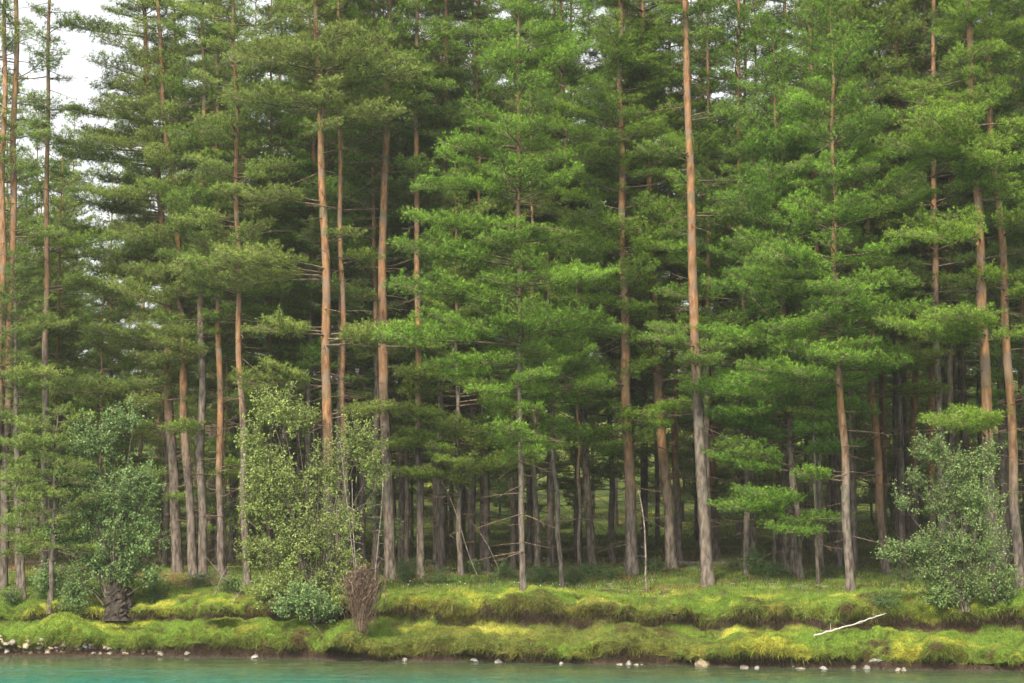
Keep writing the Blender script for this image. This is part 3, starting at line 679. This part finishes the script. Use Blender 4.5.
# ------------------------------------------------------------------ broadleaf shrubs
def leaves(pos, dr, rng, per, size, spread=.05):
    n = len(pos); base = np.repeat(pos, per, 0)+rng.normal(0, spread, (n*per, 3))
    d = norm(np.repeat(dr, per, 0)*.5+rng.normal(0, .6, (n*per, 3))+np.array([0, 0, -.05]))
    nn = norm(rng.normal(0, .55, (n*per, 3))+np.array([0, -.25, 1.0])); sd2 = norm(np.cross(d, nn)); up = np.cross(sd2, d)
    L = (size*rng.uniform(.6, 1.3, n*per))[:, None]; w = L*.27
    a = base; b = base+d*L*.45+sd2*w-up*L*.04; c = base+d*L-up*L*.15; e = base+d*L*.45-sd2*w-up*L*.04
    V = np.stack([a, b, c, e], 1).reshape(-1, 3)
    tint = np.repeat((rng.uniform(.1, .9, n*per)), 4)
    return V, tint
def shrub(name, label, base_px, lobes, leaf_mat, size, seed, n_leaf=1.0, nstem=7, cat='shrub', group=None, r=.03, bare=0, depth_off=0):
    """lobes: (cx px, cy px, rx px, ry px, twigs)"""
    rng = np.random.default_rng(seed); g = ground_at(*base_px); D = g.y+depth_off; g = Vector((g.x, g.y, g.z)); o = np.array(g); ppm = F/D
    root = thing(name, g, label, cat, group)
    wood = []; LV, LT = [], []
    for (cx, cy, rx, ry, nt2) in lobes:
        c = np.array(at(cx, cy, D))-o; e = np.array([rx/ppm, min(rx, ry)/ppm*.9+.15, ry/ppm])
        for s in range(max(1, nstem*nt2//330)):             # limbs feeding the lobe
            tgt = c+rng.normal(0, .35, 3)*e; st = rng.normal(0, .07, 3)*[1, 1, 0]
            tt = np.linspace(0, 1, 7)[:, None]; mid_ = np.array([tgt[0]*.35, tgt[1]*.35, tgt[2]*.6])
            cur = (1-tt)**2*st+2*tt*(1-tt)*mid_+tt**2*tgt
            wood.append(tube(cur, np.linspace(r, r*.25, 7), 5))
        for k in range(int(nt2*.9)):
            v = rng.normal(0, 1, 3); v = v/np.linalg.norm(v)*rng.random()**.45
            tip_ = c+v*e; 
            d0 = v*e+np.array([0, 0, .25*e[2]]); ln = rng.uniform(.25, .6); d0 = d0/np.linalg.norm(d0)
            tip_ = tip_+rng.normal(0, .10, 3); st = tip_-d0*ln+rng.normal(0, .06, 3)
            m = 7; tt = np.linspace(0, 1, m)[:, None]
            cur = st+(tip_-st)*tt+np.array([0, 0, .08])*tt**2
            wood.append(tube(cur[[0, 3, 6]], [.007, .005, .002], 3))
            if rng.random() < bare: continue
            V, t_ = leaves(cur[1:], np.tile(d0, (m-1, 1)), rng, max(1, int(round(3*n_leaf))), size)
            LV.append(V); LT.append(t_*.6+.4*rng.random())
    V, Fc = join(wood); mesh('stems', V, Fc, [STEM], root)
    V = np.concatenate(LV); mesh('foliage', V, np.arange(len(V)).reshape(-1, 4), [leaf_mat], root, tint=np.concatenate(LT))
    return root
shrub('alder_tree', 'dense blue-green leafy alder on a dark stump at the left bank', (112, 610),
      [(95, 440, 34, 30, 150), (125, 415, 26, 18, 60), (62, 480, 26, 24, 90), (70, 530, 28, 24, 100), (150, 480, 16, 22, 40), (152, 575, 16, 14, 40), (48, 575, 22, 14, 60), (125, 500, 40, 42, 260), (90, 500, 32, 40, 180), (140, 540, 28, 30, 150), (100, 560, 40, 28, 170), (75, 590, 26, 14, 80), (128, 570, 30, 18, 90)],
      LEAF_ALDER, .10, 11, 1.7, 8, 'tree', None, .035)
shrub('willow_tree', 'tall loose silvery-green willow with twiggy stems left of the dry root plate', (315, 622),
      [(275, 405, 28, 24, 100), (255, 440, 20, 26, 80), (300, 420, 26, 22, 80), (265, 470, 30, 30, 150), (255, 505, 22, 30, 110), (290, 500, 36, 36, 200), (325, 470, 28, 36, 130), (355, 440, 26, 26, 110), (372, 465, 20, 30, 80), (285, 550, 36, 34, 220), (320, 540, 34, 34, 180), (250, 550, 16, 24, 60), (345, 520, 26, 30, 70), (300, 585, 36, 20, 160), (335, 590, 24, 20, 90), (265, 590, 22, 20, 80), (345, 560, 22, 22, 60)],
      LEAF_WILLOW, .09, 12, 1.8, 9, 'tree', None, .03, .12)
shrub('willow_bush', 'low rounded green bush at the foot of the silvery willow', (312, 628), [(305, 600, 26, 20, 160), (325, 608, 20, 16, 100), (285, 606, 18, 14, 70)], LEAF_ALDER, .10, 13, 1.1, 5, 'bush', None, .015)
shrub('willow_shrub', 'spreading pale green shrub overhanging the bank at the right', (965, 612),
      [(930, 450, 26, 18, 90), (955, 470, 30, 28, 130), (975, 500, 34, 34, 160), (935, 500, 24, 26, 70), (920, 550, 34, 16, 130), (955, 545, 36, 24, 190), (895, 552, 22, 8, 60), (965, 585, 36, 20, 150), (990, 545, 24, 34, 90), (935, 570, 26, 16, 100), (905, 500, 14, 12, 20), (990, 460, 18, 24, 40), (1005, 580, 20, 22, 60), (940, 595, 26, 12, 70), (915, 475, 14, 8, 18)],
      LEAF_GREY, .082, 14, 1.6, 9, 'shrub', None, .03, .1)
shrub('rowan_sapling', 'thin leafy sapling with sparse dull leaves right behind the dry root plate', (372, 575), [(385, 470, 12, 30, 26), (392, 530, 14, 20, 30), (375, 500, 12, 30, 24)], LEAF_ALDER, .11, 15, .9, 5, 'sapling', None, .02)
for k, (bx, by, lob, lab, lm) in enumerate([
    (756, 577, [(756, 560, 16, 14, 120)], 'small round olive juniper bush right of the golden-trunked pine', LEAF_LOW),
    (596, 578, [(590, 572, 24, 10, 120)], 'low green bilberry patch at the foot of the leaning grey-footed pine', LEAF_LOW),
    (410, 585, [(408, 572, 16, 14, 110)], 'dark leafy bush left of the grass clearing below the slim pine', LEAF_LOW),
    (548, 583, [(545, 574, 20, 9, 90)], 'low green plants between the pale front pine and the bowed pine', LEAF_LOW),
    (40, 600, [(44, 585, 16, 14, 110)], 'small bright bush at the foot of the bushy young pine', LEAF_LOW),
    (1000, 628, [(1003, 600, 20, 20, 120)], 'dark green bush at the right edge below the massive pine', LEAF_LOW),
    (880, 612, [(885, 600, 20, 10, 80)], 'low heathery bush left under the pale shrub', LEAF_LOW),
    (70, 612, [(72, 604, 24, 9, 90)], 'low silvery-leaved bush beneath the left side of the alder', LEAF_ALDER)]):
    shrub('low_bush', lab, (bx, by), lob, lm, .07, 30+k, 1.0, 4, 'bush', None, .01)

rng = np.random.default_rng(404)
for k, (bx, by, w_, h_, lab) in enumerate([(440, 584, 20, 7, 'low leafy clump at the left of the grass clearing'), (472, 576, 14, 8, 'small leafy clump between the young knobbly pine and the ash-grey pine'), (505, 580, 16, 9, 'leafy clump at the foot of the slim pale front pine, on its left side'),
    (575, 584, 20, 8, 'leafy clump just right of the thin bowed pine'), (612, 580, 18, 7, 'leafy clump midway between the bowed pine and the thick dark pine'), (655, 572, 14, 7, 'leafy clump between the thick dark pine and the stately red-brown pine'),
    (730, 572, 16, 8, 'leafy clump just right of the golden-trunked pine foot'), (775, 578, 18, 9, 'leafy clump left of the low-branched pine foot'), (830, 578, 12, 6, 'leafy clump between the spindly sapling and the heather-slope pine'), (905, 584, 18, 8, 'leafy clump behind the left tip of the pale shrub'),
    (200, 588, 24, 8, 'scraggly leafy clump in front of the close trunk group'), (155, 600, 16, 7, 'leafy clump right of the alder stump'), (232, 592, 14, 8, 'leafy clump left of the foot of the silvery willow'), (12, 606, 14, 8, 'leafy clump at the left edge of the bank')]):
    shrub('low_plant', lab, (bx, by), [(bx, by-h_, w_, h_, int(w_*4.5))], LEAF_LOW, rng.uniform(.05, .09), 500+k, .9, 4, 'plant', 'low leafy plants under the pines', .008)
# stump below the alder
def blob(V0, seed, amp, fr=1.0):
    n = noise(V0[:, 0]*fr, V0[:, 1]*fr, V0[:, 2]*fr, seed)+.5*noise(V0[:, 0]*fr*2.3, V0[:, 1]*fr*2.3, V0[:, 2]*fr*2.3, seed+1)
    return V0*(1+amp*n[:, None])
def ico(sub):
    import bmesh
    b = bmesh.new(); bmesh.ops.create_icosphere(b, subdivisions=sub, radius=1)
    V = np.array([v.co[:] for v in b.verts]); Fc = np.array([[v.index for v in f.verts] for f in b.faces]); b.free(); return V, Fc
I1, I2, I3 = ico(1), ico(2), ico(3)
g = ground_at(118, 612); ppm = F/g.y
st = thing('tree_stump', g, 'black rotten stump under the leafy alder', 'stump')
rng = np.random.default_rng(5); hs_ = np.linspace(-.3, .85, 14); th = np.linspace(0, 2*np.pi, 28, endpoint=False)
rr = (.42+.25*np.exp(-(hs_+.2)/.25)*.6)[:, None]*(1+.16*np.sin(th*5+1)[None, :]+.10*rng.standard_normal((14, 28)))
top_j = np.where(np.arange(14)[:, None] == 13, rng.uniform(-.2, .15, (1, 28)), 0)
V = np.stack([rr*np.cos(th), rr*np.sin(th), hs_[:, None]+top_j], -1).reshape(-1, 3)
i = np.arange(13)[:, None]*28; j = np.arange(28)[None, :]
Fc = np.stack([i+j, i+(j+1) % 28, i+(j+1) % 28+28, i+j+28], -1).reshape(-1, 4)
V = np.concatenate([V, [[0, 0, .6]]]); F3 = np.concatenate([Fc[:, [0, 1, 2]], Fc[:, [0, 2, 3]], np.array([[13*28+a, 13*28+(a+1) % 28, len(V)-1] for a in range(28)])])
mesh('stump_body', V, F3, [STUMP], st)
parts = []
for k in range(7):
    a = rng.random()*6.28; l = rng.uniform(.5, .9); z0 = rng.uniform(-.1, .4)
    parts.append(tube([[.3*math.cos(a), .3*math.sin(a), z0], [l*.7*math.cos(a), l*.7*math.sin(a), z0*.6], [l*math.cos(a), l*math.sin(a), -.15]], [.06, .04, .015], 5))
V, Fc = join(parts); mesh('roots', V, Fc, [STUMP], st)

# the dry upturned root plate right of the willow
g = ground_at(362, 634); D = g.y; ppm = F/D
rp = thing('root_plate', g, 'dry brown upturned root plate with hanging roots beside the willow', 'root plate')
rng = np.random.default_rng(8); parts = []
cz = (634-588)/ppm
for k in range(330):
    w = rng.normal(0, .32); dep = rng.normal(0, .26); h0 = rng.uniform(.75, 1.12)*cz*1.35*(1-.22*abs(w))
    p = np.array([w, dep, h0]); pts = [p.copy()]; n = rng.integers(5, 12); d = np.array([rng.normal(w*.6, .5), rng.normal(0, .4), rng.uniform(-1.4, .3)])
    for _ in range(n):
        d = d+np.array([rng.normal(-p[0]*.9, .38), rng.normal(-p[1]*.7, .3), rng.normal(-.5, .3)]); d /= np.linalg.norm(d); p = p+d*rng.uniform(.12, .26); p[2] = max(p[2], -.12)
        pts.append(p.copy())
    parts.append(tube(np.array(pts), np.linspace(rng.uniform(.008, .022), .003, len(pts)), 3))
for k in range(170):
    a = rng.uniform(0, 6.28); el = rng.uniform(-.5, 1.3); l = rng.uniform(.2, .7); c = np.array([rng.normal(0, .2), rng.normal(0, .15), cz*rng.uniform(.5, 1.15)])
    d = np.array([math.cos(a)*math.cos(el), math.sin(a)*math.cos(el)*.7, math.sin(el)])
    parts.append(tube([c+d*.1, c+d*l*.6+rng.normal(0, .05, 3), c+d*l+rng.normal(0, .1, 3)], [.011, .007, .002], 3))
V, Fc = join(parts); mesh('roots', V, Fc, [ROOT], rp)
V = blob(I3[0], 3, .4, 1.6)*[.13, .12, cz*.42]+[0, 0, cz*.48]; mesh('root_core', V, I3[1], [ROOT], rp)
# bare thin trees leaning out of it
for k, (a, b, r_) in enumerate([((366, 628), (352, 480), .03), ((376, 622), (383, 478), .028), ((358, 626), (340, 440), .022)]):
    ga = ground_at(*a); tp = at(b[0], b[1], ga.y+.3)
    pole('bare_sapling', ga-Vector((0, 0, .05)), tp, r_, .010, TWIG, ['grey bare sapling leaning left out of the dry root plate', 'grey bare sapling rising straight from the right of the root plate', 'thinnest bare sapling, crossing the willow leaves'][k], 'dead sapling', 18, 40+k)

# ------------------------------------------------------------------ driftwood, logs, stones
a = hit(814, 642); b = hit(860, 631); c = hit(895, 616)
def stick(name, pts, r0, r1, m, label, cat, seed, lift=.05):
    rng = np.random.default_rng(seed); pts = [np.array(p)+[0, -.04, lift] for p in pts]; o = pts[0].copy(); P_ = np.array(pts)-o
    cum = np.concatenate([[0], np.cumsum(np.linalg.norm(np.diff(P_, axis=0), axis=1))]); t = np.linspace(0, cum[-1], 20)
    Q = np.stack([np.interp(t, cum, P_[:, k]) for k in range(3)], 1); Q[1:-1] = (Q[:-2]+Q[1:-1]*2+Q[2:])/4; Q += rng.normal(0, .012, Q.shape)
    root = thing(name, o, label, cat)
    V, Fc = tube(Q, np.linspace(r0, r1, 20), 8, .08, rng); mesh('stem', V, Fc, [m], root, smooth=True)
    for k in range(3):
        c_ = Q[rng.integers(4, 16)]; d = norm(rng.normal(0, 1, 3)+[0, 0, .5]); v, f = tube([c_, c_+d*.12, c_+d*.28], [r1, r1*.6, .004], 5); mesh('twig', v, f, [m], root)
    return root
stick('driftwood_branch', [a, b+Vector((0, -.1, .1)), c], .034, .016, DRIFT, 'long bleached driftwood branch lying aslant on the mossy bank', 'driftwood', 4, .2)
a, c = ground_at(958, 592), ground_at(1012, 600)
stick('fallen_branch', [a, (a+c)/2+Vector((0, 0, .15)), c], .03, .015, TWIG, 'thin grey fallen branch lying under the shrub near the right edge', 'branch', 5, .25)
a, c = ground_at(664, 565), ground_at(736, 566)
stick('fallen_log', [a, (a+c)/2, c], .10, .07, TWIG, 'grey fallen log lying on the forest floor behind the golden-trunked pine', 'log', 6, .08)
for k, (p1, p2) in enumerate([((480, 580), (440, 478)), ((505, 578), (470, 520)), ((240, 590), (205, 556)), ((232, 604), (248, 575)), ((590, 560), (610, 585)), ((215, 596), (228, 566)), ((186, 590), (196, 572))]):
    ga = ground_at(*p1); tp = at(p2[0], p2[1], ga.y+.5)
    pole('dead_branch', ga, tp, .022, .008, TWIG, ['long bare grey branch leaning from the clearing towards the young knobbly pine', 'short bare grey branch propped beside the ash-grey pine', 'dry branch leaning at the feet of the close trunk group', 'short dry snag sticking up from the bank left of the willow', 'crooked dead branch lying by the bilberry patch', 'dry snag leaning right in front of the close trunk group', 'shortest dry snag, right of the alder'][k], 'dead branch', 8, 60+k)

def stone(px, py, wpx, hpx, m, seed, label, group):
    h = hit(px, py)
    if h is None: return
    sh = float(shore(np.array([h.x]))[0])
    yy = h.y
    if yy < sh-1.2: yy = sh-.35
    ppm = F/yy; rng = np.random.default_rng(seed)
    V = blob(I3[0], seed, .34, 1.1)
    for _ in range(7):
        nn = norm(rng.normal(0, 1, 3)); dd_ = np.maximum(V@nn-rng.uniform(.55, .8), 0); V = V-dd_[:, None]*nn
    V = V*[wpx/ppm/2*1.0, wpx/ppm/2*.9, hpx/ppm/2*1.05]
    p = at(px, py, yy)
    o = mesh('stone', V, I3[1], [m], loc=(p.x, yy, max(p.z, -.02)), smooth=False)
    o.rotation_euler = (rng.normal(0, .2), rng.normal(0, .2), rng.normal(0, .5))
    tag(o, label, 'stone', group)
stone(703, 664, 15, 12, STONE3, 1, 'largest tan boulder at the waterline below the golden-trunked pine', None)
for k, (x, y, w, h_, m) in enumerate([(620, 666, 9, 5, STONE), (629, 664, 6, 8, STONE2), (636, 667, 8, 5, STONE), (642, 666, 5, 4, STONE)]):
    stone(x, y, w, h_, m, 10+k, ['flat white stone at the left of the small waterline cluster below the dead pole', 'upright grey stone in the small waterline cluster below the dead pole', 'white stone next to the upright grey stone at the waterline', 'smallest white stone of the waterline cluster below the dead pole'][k], 'stones in the small waterline cluster')
for k, (x, y, w, h_, m, lb) in enumerate([(405, 660, 7, 5, STONE, 'small white stone at the waterline right of the root plate'), (475, 661, 10, 8, STONE2, 'grey round stone at the waterline in the middle of the bank'), (499, 663, 9, 7, STONE, 'pale stone at the waterline just right of the grey round one'),
    (744, 669, 12, 4, STONE, 'flat pale stone just right of the tan boulder'), (757, 668, 6, 5, STONE2, 'small grey stone two along from the tan boulder'), (793, 666, 5, 9, STONE, 'upright white stone below the start of the driftwood branch'), (800, 669, 12, 4, STONE, 'flat white stone lying below the upright white one'),
    (823, 669, 9, 5, STONE2, 'dull grey stone below the driftwood branch'), (854, 668, 7, 6, STONE, 'white stone left of the slanting bank slab'), (866, 668, 8, 5, STONE2, 'grey stone left of the slanting bank slab'), (877, 661, 15, 6, STONE2, 'grey slanting slab set in the earth bank'),
    (898, 671, 8, 5, STONE, 'left one of two white stones at the water near the right'), (904, 671, 7, 7, STONE, 'right one of two white stones at the water near the right'), (561, 664, 6, 4, STONE2, 'tiny grey stone at the water left of the white cluster'), (255, 657, 9, 6, STONE2, 'grey stone at the waterline left of the willow'), (187, 654, 7, 6, STONE, 'single white stone right of the stony beach'), (160, 654, 9, 5, STONE, 'pale flat stone at the end of the stony beach')]):
    stone(x, y, w, h_, m, 30+k, lb, None)
rng = np.random.default_rng(21)
for k in range(90):
    x = rng.uniform(-4, 158)**1.0; lo = 636+ (x/158)*14
    y = rng.uniform(lo, 654); s = rng.uniform(3, 8.5)*(1.15-.4*x/158)
    stone(x, y, s, s*rng.uniform(.5, .8), [STONE, STONE, STONE2, STONE3][rng.integers(4)], 100+k, 'pale fist-sized to head-sized stone in the stony beach at the left', 'stones of the stony beach')

# ------------------------------------------------------------------ ground cover
tri = np.concatenate([GF[:, [0, 1, 2]], GF[:, [0, 2, 3]]])
A, B, Cc = GV[tri[:, 0]], GV[tri[:, 1]], GV[tri[:, 2]]
cr = np.cross(B-A, Cc-A); area = np.linalg.norm(cr, axis=1)*.5; nrm = norm(cr)
nrm = np.where(nrm[:, 2:3] < -.9, -nrm, nrm)
cen = (A+B+Cc)/3; kt = kf[tri[:, 0]]; dt = d_all[tri[:, 0]]; ltt = gcov_lt[tri[:, 0]]; lpm = lipm[:, 0][tri].mean(1)
hwid = cen[:, 1]*.244+3
def sample(wgt, n, rng):
    p = area*wgt*(np.abs(cen[:, 0]) < hwid); p = p/p.sum(); idx = rng.choice(len(tri), n, p=p)
    u, v = rng.random(n), rng.random(n); s = u+v > 1; u[s], v[s] = 1-u[s], 1-v[s]
    return A[idx]+(B[idx]-A[idx])*u[:, None]+(Cc[idx]-A[idx])*v[:, None], nrm[idx], idx
def blades(name, n, wgt, hmin, hmax, wid, seed, droop=.5, colf=None, up=.8):
    rng = np.random.default_rng(seed); P0, N, idx = sample(wgt, n, rng)
    d = norm(N*.7+np.array([0, 0, up])+rng.normal(0, .38, (n, 3)))
    sel_ = None
    hm = rng.uniform(hmin, hmax, n)*(1+.5*fbm(P0[:, 0]*1.2, P0[:, 1]*1.2, P0[:, 2], 81, 2)).clip(.4, 1.8); L = hm[:, None]
    out_ = norm(np.stack([rng.normal(0, .6, n), -np.ones(n)*.4, np.zeros(n)], 1)+N*.6)
    side = norm(np.cross(d, rng.normal(0, 1, (n, 3)))); w = wid*rng.uniform(.7, 1.3, (n, 1))
    m = P0+d*L*.6; t = P0+d*L*.85+out_*L*droop*.6-np.array([0, 0, 1])*L*droop*.35
    V = np.stack([P0-side*w, P0+side*w, m+side*w*.7, m-side*w*.7, t], 1).reshape(-1, 3)
    b = np.arange(n)[:, None]*5
    Fc = np.concatenate([b+[0, 1, 2], b+[0, 2, 3], b+[3, 2, 4]])
    col = colf(P0, rng) ; col = col*rng.uniform(.65, 1.35, (n, 1))
    o = mesh(name, V, Fc, [BLADE], tint=np.repeat(col, 5, 0)); return o
mossw = np.clip(1-lpm*1.3, 0, 1)*(kt > 6.6)
o = blades('moss', 380000, mossw*np.clip((9-dt)/3, 0, 1)*(1+2*(kt < 19)), .025, .075, .008, 1, .6, lambda p, r: moss_colour(p[:, 0], p[:, 1], p[:, 2], 0)); tag(o, 'yellow-green moss cushions over the stepped river bank', 'moss', kind='stuff')
def grasscol(p, r):
    c = moss_colour(p[:, 0], p[:, 1], p[:, 2], 0); g = np.array([.16, .27, .045]); s = np.array([.26, .22, .12]); k = (r.random((len(p), 1)) < .1)
    c = c*.45+g*.55; return np.where(k, s, c)
gw = mossw*np.clip((dt-1.5)/2.5, .03, 1)*np.clip((16-dt)/6, 0, 1)*np.clip(.6+fbm(cen[:, 0]*.6, cen[:, 1]*.6, 0, 91, 2), .05, 1.5)*(1-.95*ltt)
o = blades('grass', 150000, gw, .06, .17, .006, 2, .7, grasscol, 1.0); tag(o, 'thin green grass on the slope between bank and pines', 'grass', kind='stuff')
o = blades('hanging_moss', 40000, (np.exp(-((kt-8.6)/.8)**2)+np.exp(-((kt-15.8)/.8)**2)), .05, .13, .008, 3, 1.7, lambda p, r: moss_colour(p[:, 0], p[:, 1], p[:, 2], 0)*.7+np.array([.06, .035, .014]), .1); tag(o, 'drooping brownish moss along the lips of the bank steps', 'moss', kind='stuff')
o = blades('hanging_roots', 30000, np.exp(-((kt-6.4)/1.1)**2)+.7*np.exp(-((kt-14.2)/.8)**2), .06, .16, .007, 6, 1.5, lambda p, r: np.array([.065, .045, .028])+np.array([.10, .075, .04])*r.random((len(p), 1))**2, .0); tag(o, 'brown dead grass and fine roots hanging over the cut earth of the bank', 'dead grass', kind='stuff')
def heathcol(p, r):
    a = r.random((len(p), 1)); return np.where(a < .25, [[.17, .085, .045]], np.where(a < .6, [[.055, .12, .03]], [[.11, .17, .04]]))
o = blades('undergrowth', 120000, np.clip((dt-4)/4, 0, 1)*np.clip((78-dt)/40, 0, 1)*np.clip(.5+1.2*fbm(cen[:, 0]*.5, cen[:, 1]*.4, 0, 95, 2), .02, 2)*(1-.8*ltt), .06, .24, .016, 4, .7, heathcol, 1.0); tag(o, 'low bilberry and heather undergrowth on the forest floor', 'undergrowth', kind='stuff')
rng = np.random.default_rng(31); NP = 900
P0, N, idx = sample(np.exp(-((kt-5.3)/.9)**2)*np.clip(.4+fbm(cen[:, 0]*.7, 2.0, 0, 88, 2), .05, 2), NP, rng)
sz = (.012+.05*rng.random(NP)**3)[:, None, None]
V = (I1[0][None]*rng.uniform(.5, 1.2, (NP, 1, 3))*sz+(P0+[0, 0, .01])[:, None, :]).reshape(-1, 3); Fc = (I1[1][None]+np.arange(NP)[:, None, None]*len(I1[0])).reshape(-1, 3)
o = mesh('gravel', V, Fc, [STUMP]); tag(o, 'fine dark gravel and debris along the waterline', 'gravel', kind='stuff')
rng = np.random.default_rng(33); NP = 2600
P0, N, idx = sample(np.clip((dt-3)/4, 0, 1)*np.clip((32-dt)/10, 0, 1), NP, rng)
dv = rng.normal(0, 1, (NP, 3))*[1, 1, .22]; dv = norm(dv); L_ = rng.uniform(.12, .7, (NP, 1)); sv = norm(np.cross(dv, [0, 0, 1.0]))*rng.uniform(.005, .014, (NP, 1)); P0 = P0+[0, 0, .07]
V = np.stack([P0-sv, P0+sv, P0+[0, 0, .02], P0+dv*L_], 1).reshape(-1, 3); b = np.arange(NP)[:, None]*4
o = mesh('forest_litter', V, np.concatenate([b+[0, 1, 3], b+[1, 2, 3], b+[2, 0, 3], b+[0, 2, 1]]), [TWIG]); tag(o, 'fallen grey twigs scattered on the forest floor', 'twigs', kind='stuff')
# tiny white meadow flowers
rng = np.random.default_rng(9); P0, N, idx = sample((dt > 3)*(dt < 8)*(np.abs(cen[:, 0]+0) < 6)*np.clip(fbm(cen[:, 0]*.8, cen[:, 1]*.8, 0, 99, 2)+.2, 0, 1), 36, rng)
V = (I2[0][None]*.013*rng.uniform(.6, 1.3, (36, 1, 1))+(P0+[0, 0, .2])[:, None, :]).reshape(-1, 3); Fc = (I2[1][None]+np.arange(36)[:, None, None]*len(I2[0])).reshape(-1, 3)
WH, n_, l_, p_ = mat('white_petals'); p_.inputs['Base Color'].default_value = (.7, .7, .66, 1)
o = mesh('wild_flowers', V, Fc, [WH]); tag(o, 'tiny white wild flowers in the grass clearing', 'flowers', kind='stuff')
print('done', round(time.time()-T0, 1))

# ------------------------------------------------------------------ air
hz = mesh('haze', [(x, y, z) for z in (-5.5, 60) for y in (-4, 300) for x in (-170, 170)], [(0, 2, 3, 1), (4, 5, 7, 6), (0, 1, 5, 4), (2, 6, 7, 3), (0, 4, 6, 2), (1, 3, 7, 5)], [])
m = bpy.data.materials.new('haze_air'); m.use_nodes = True; m.node_tree.nodes.clear()
o_ = m.node_tree.nodes.new('ShaderNodeOutputMaterial'); v_ = m.node_tree.nodes.new('ShaderNodeVolumePrincipled')
v_.inputs['Density'].default_value = .00038; v_.inputs['Color'].default_value = (.95, .97, .95, 1); v_.inputs['Anisotropy'].default_value = .3
m.node_tree.links.new(v_.outputs[0], o_.inputs['Volume']); hz.data.materials.append(m); tag(hz, kind='stuff')
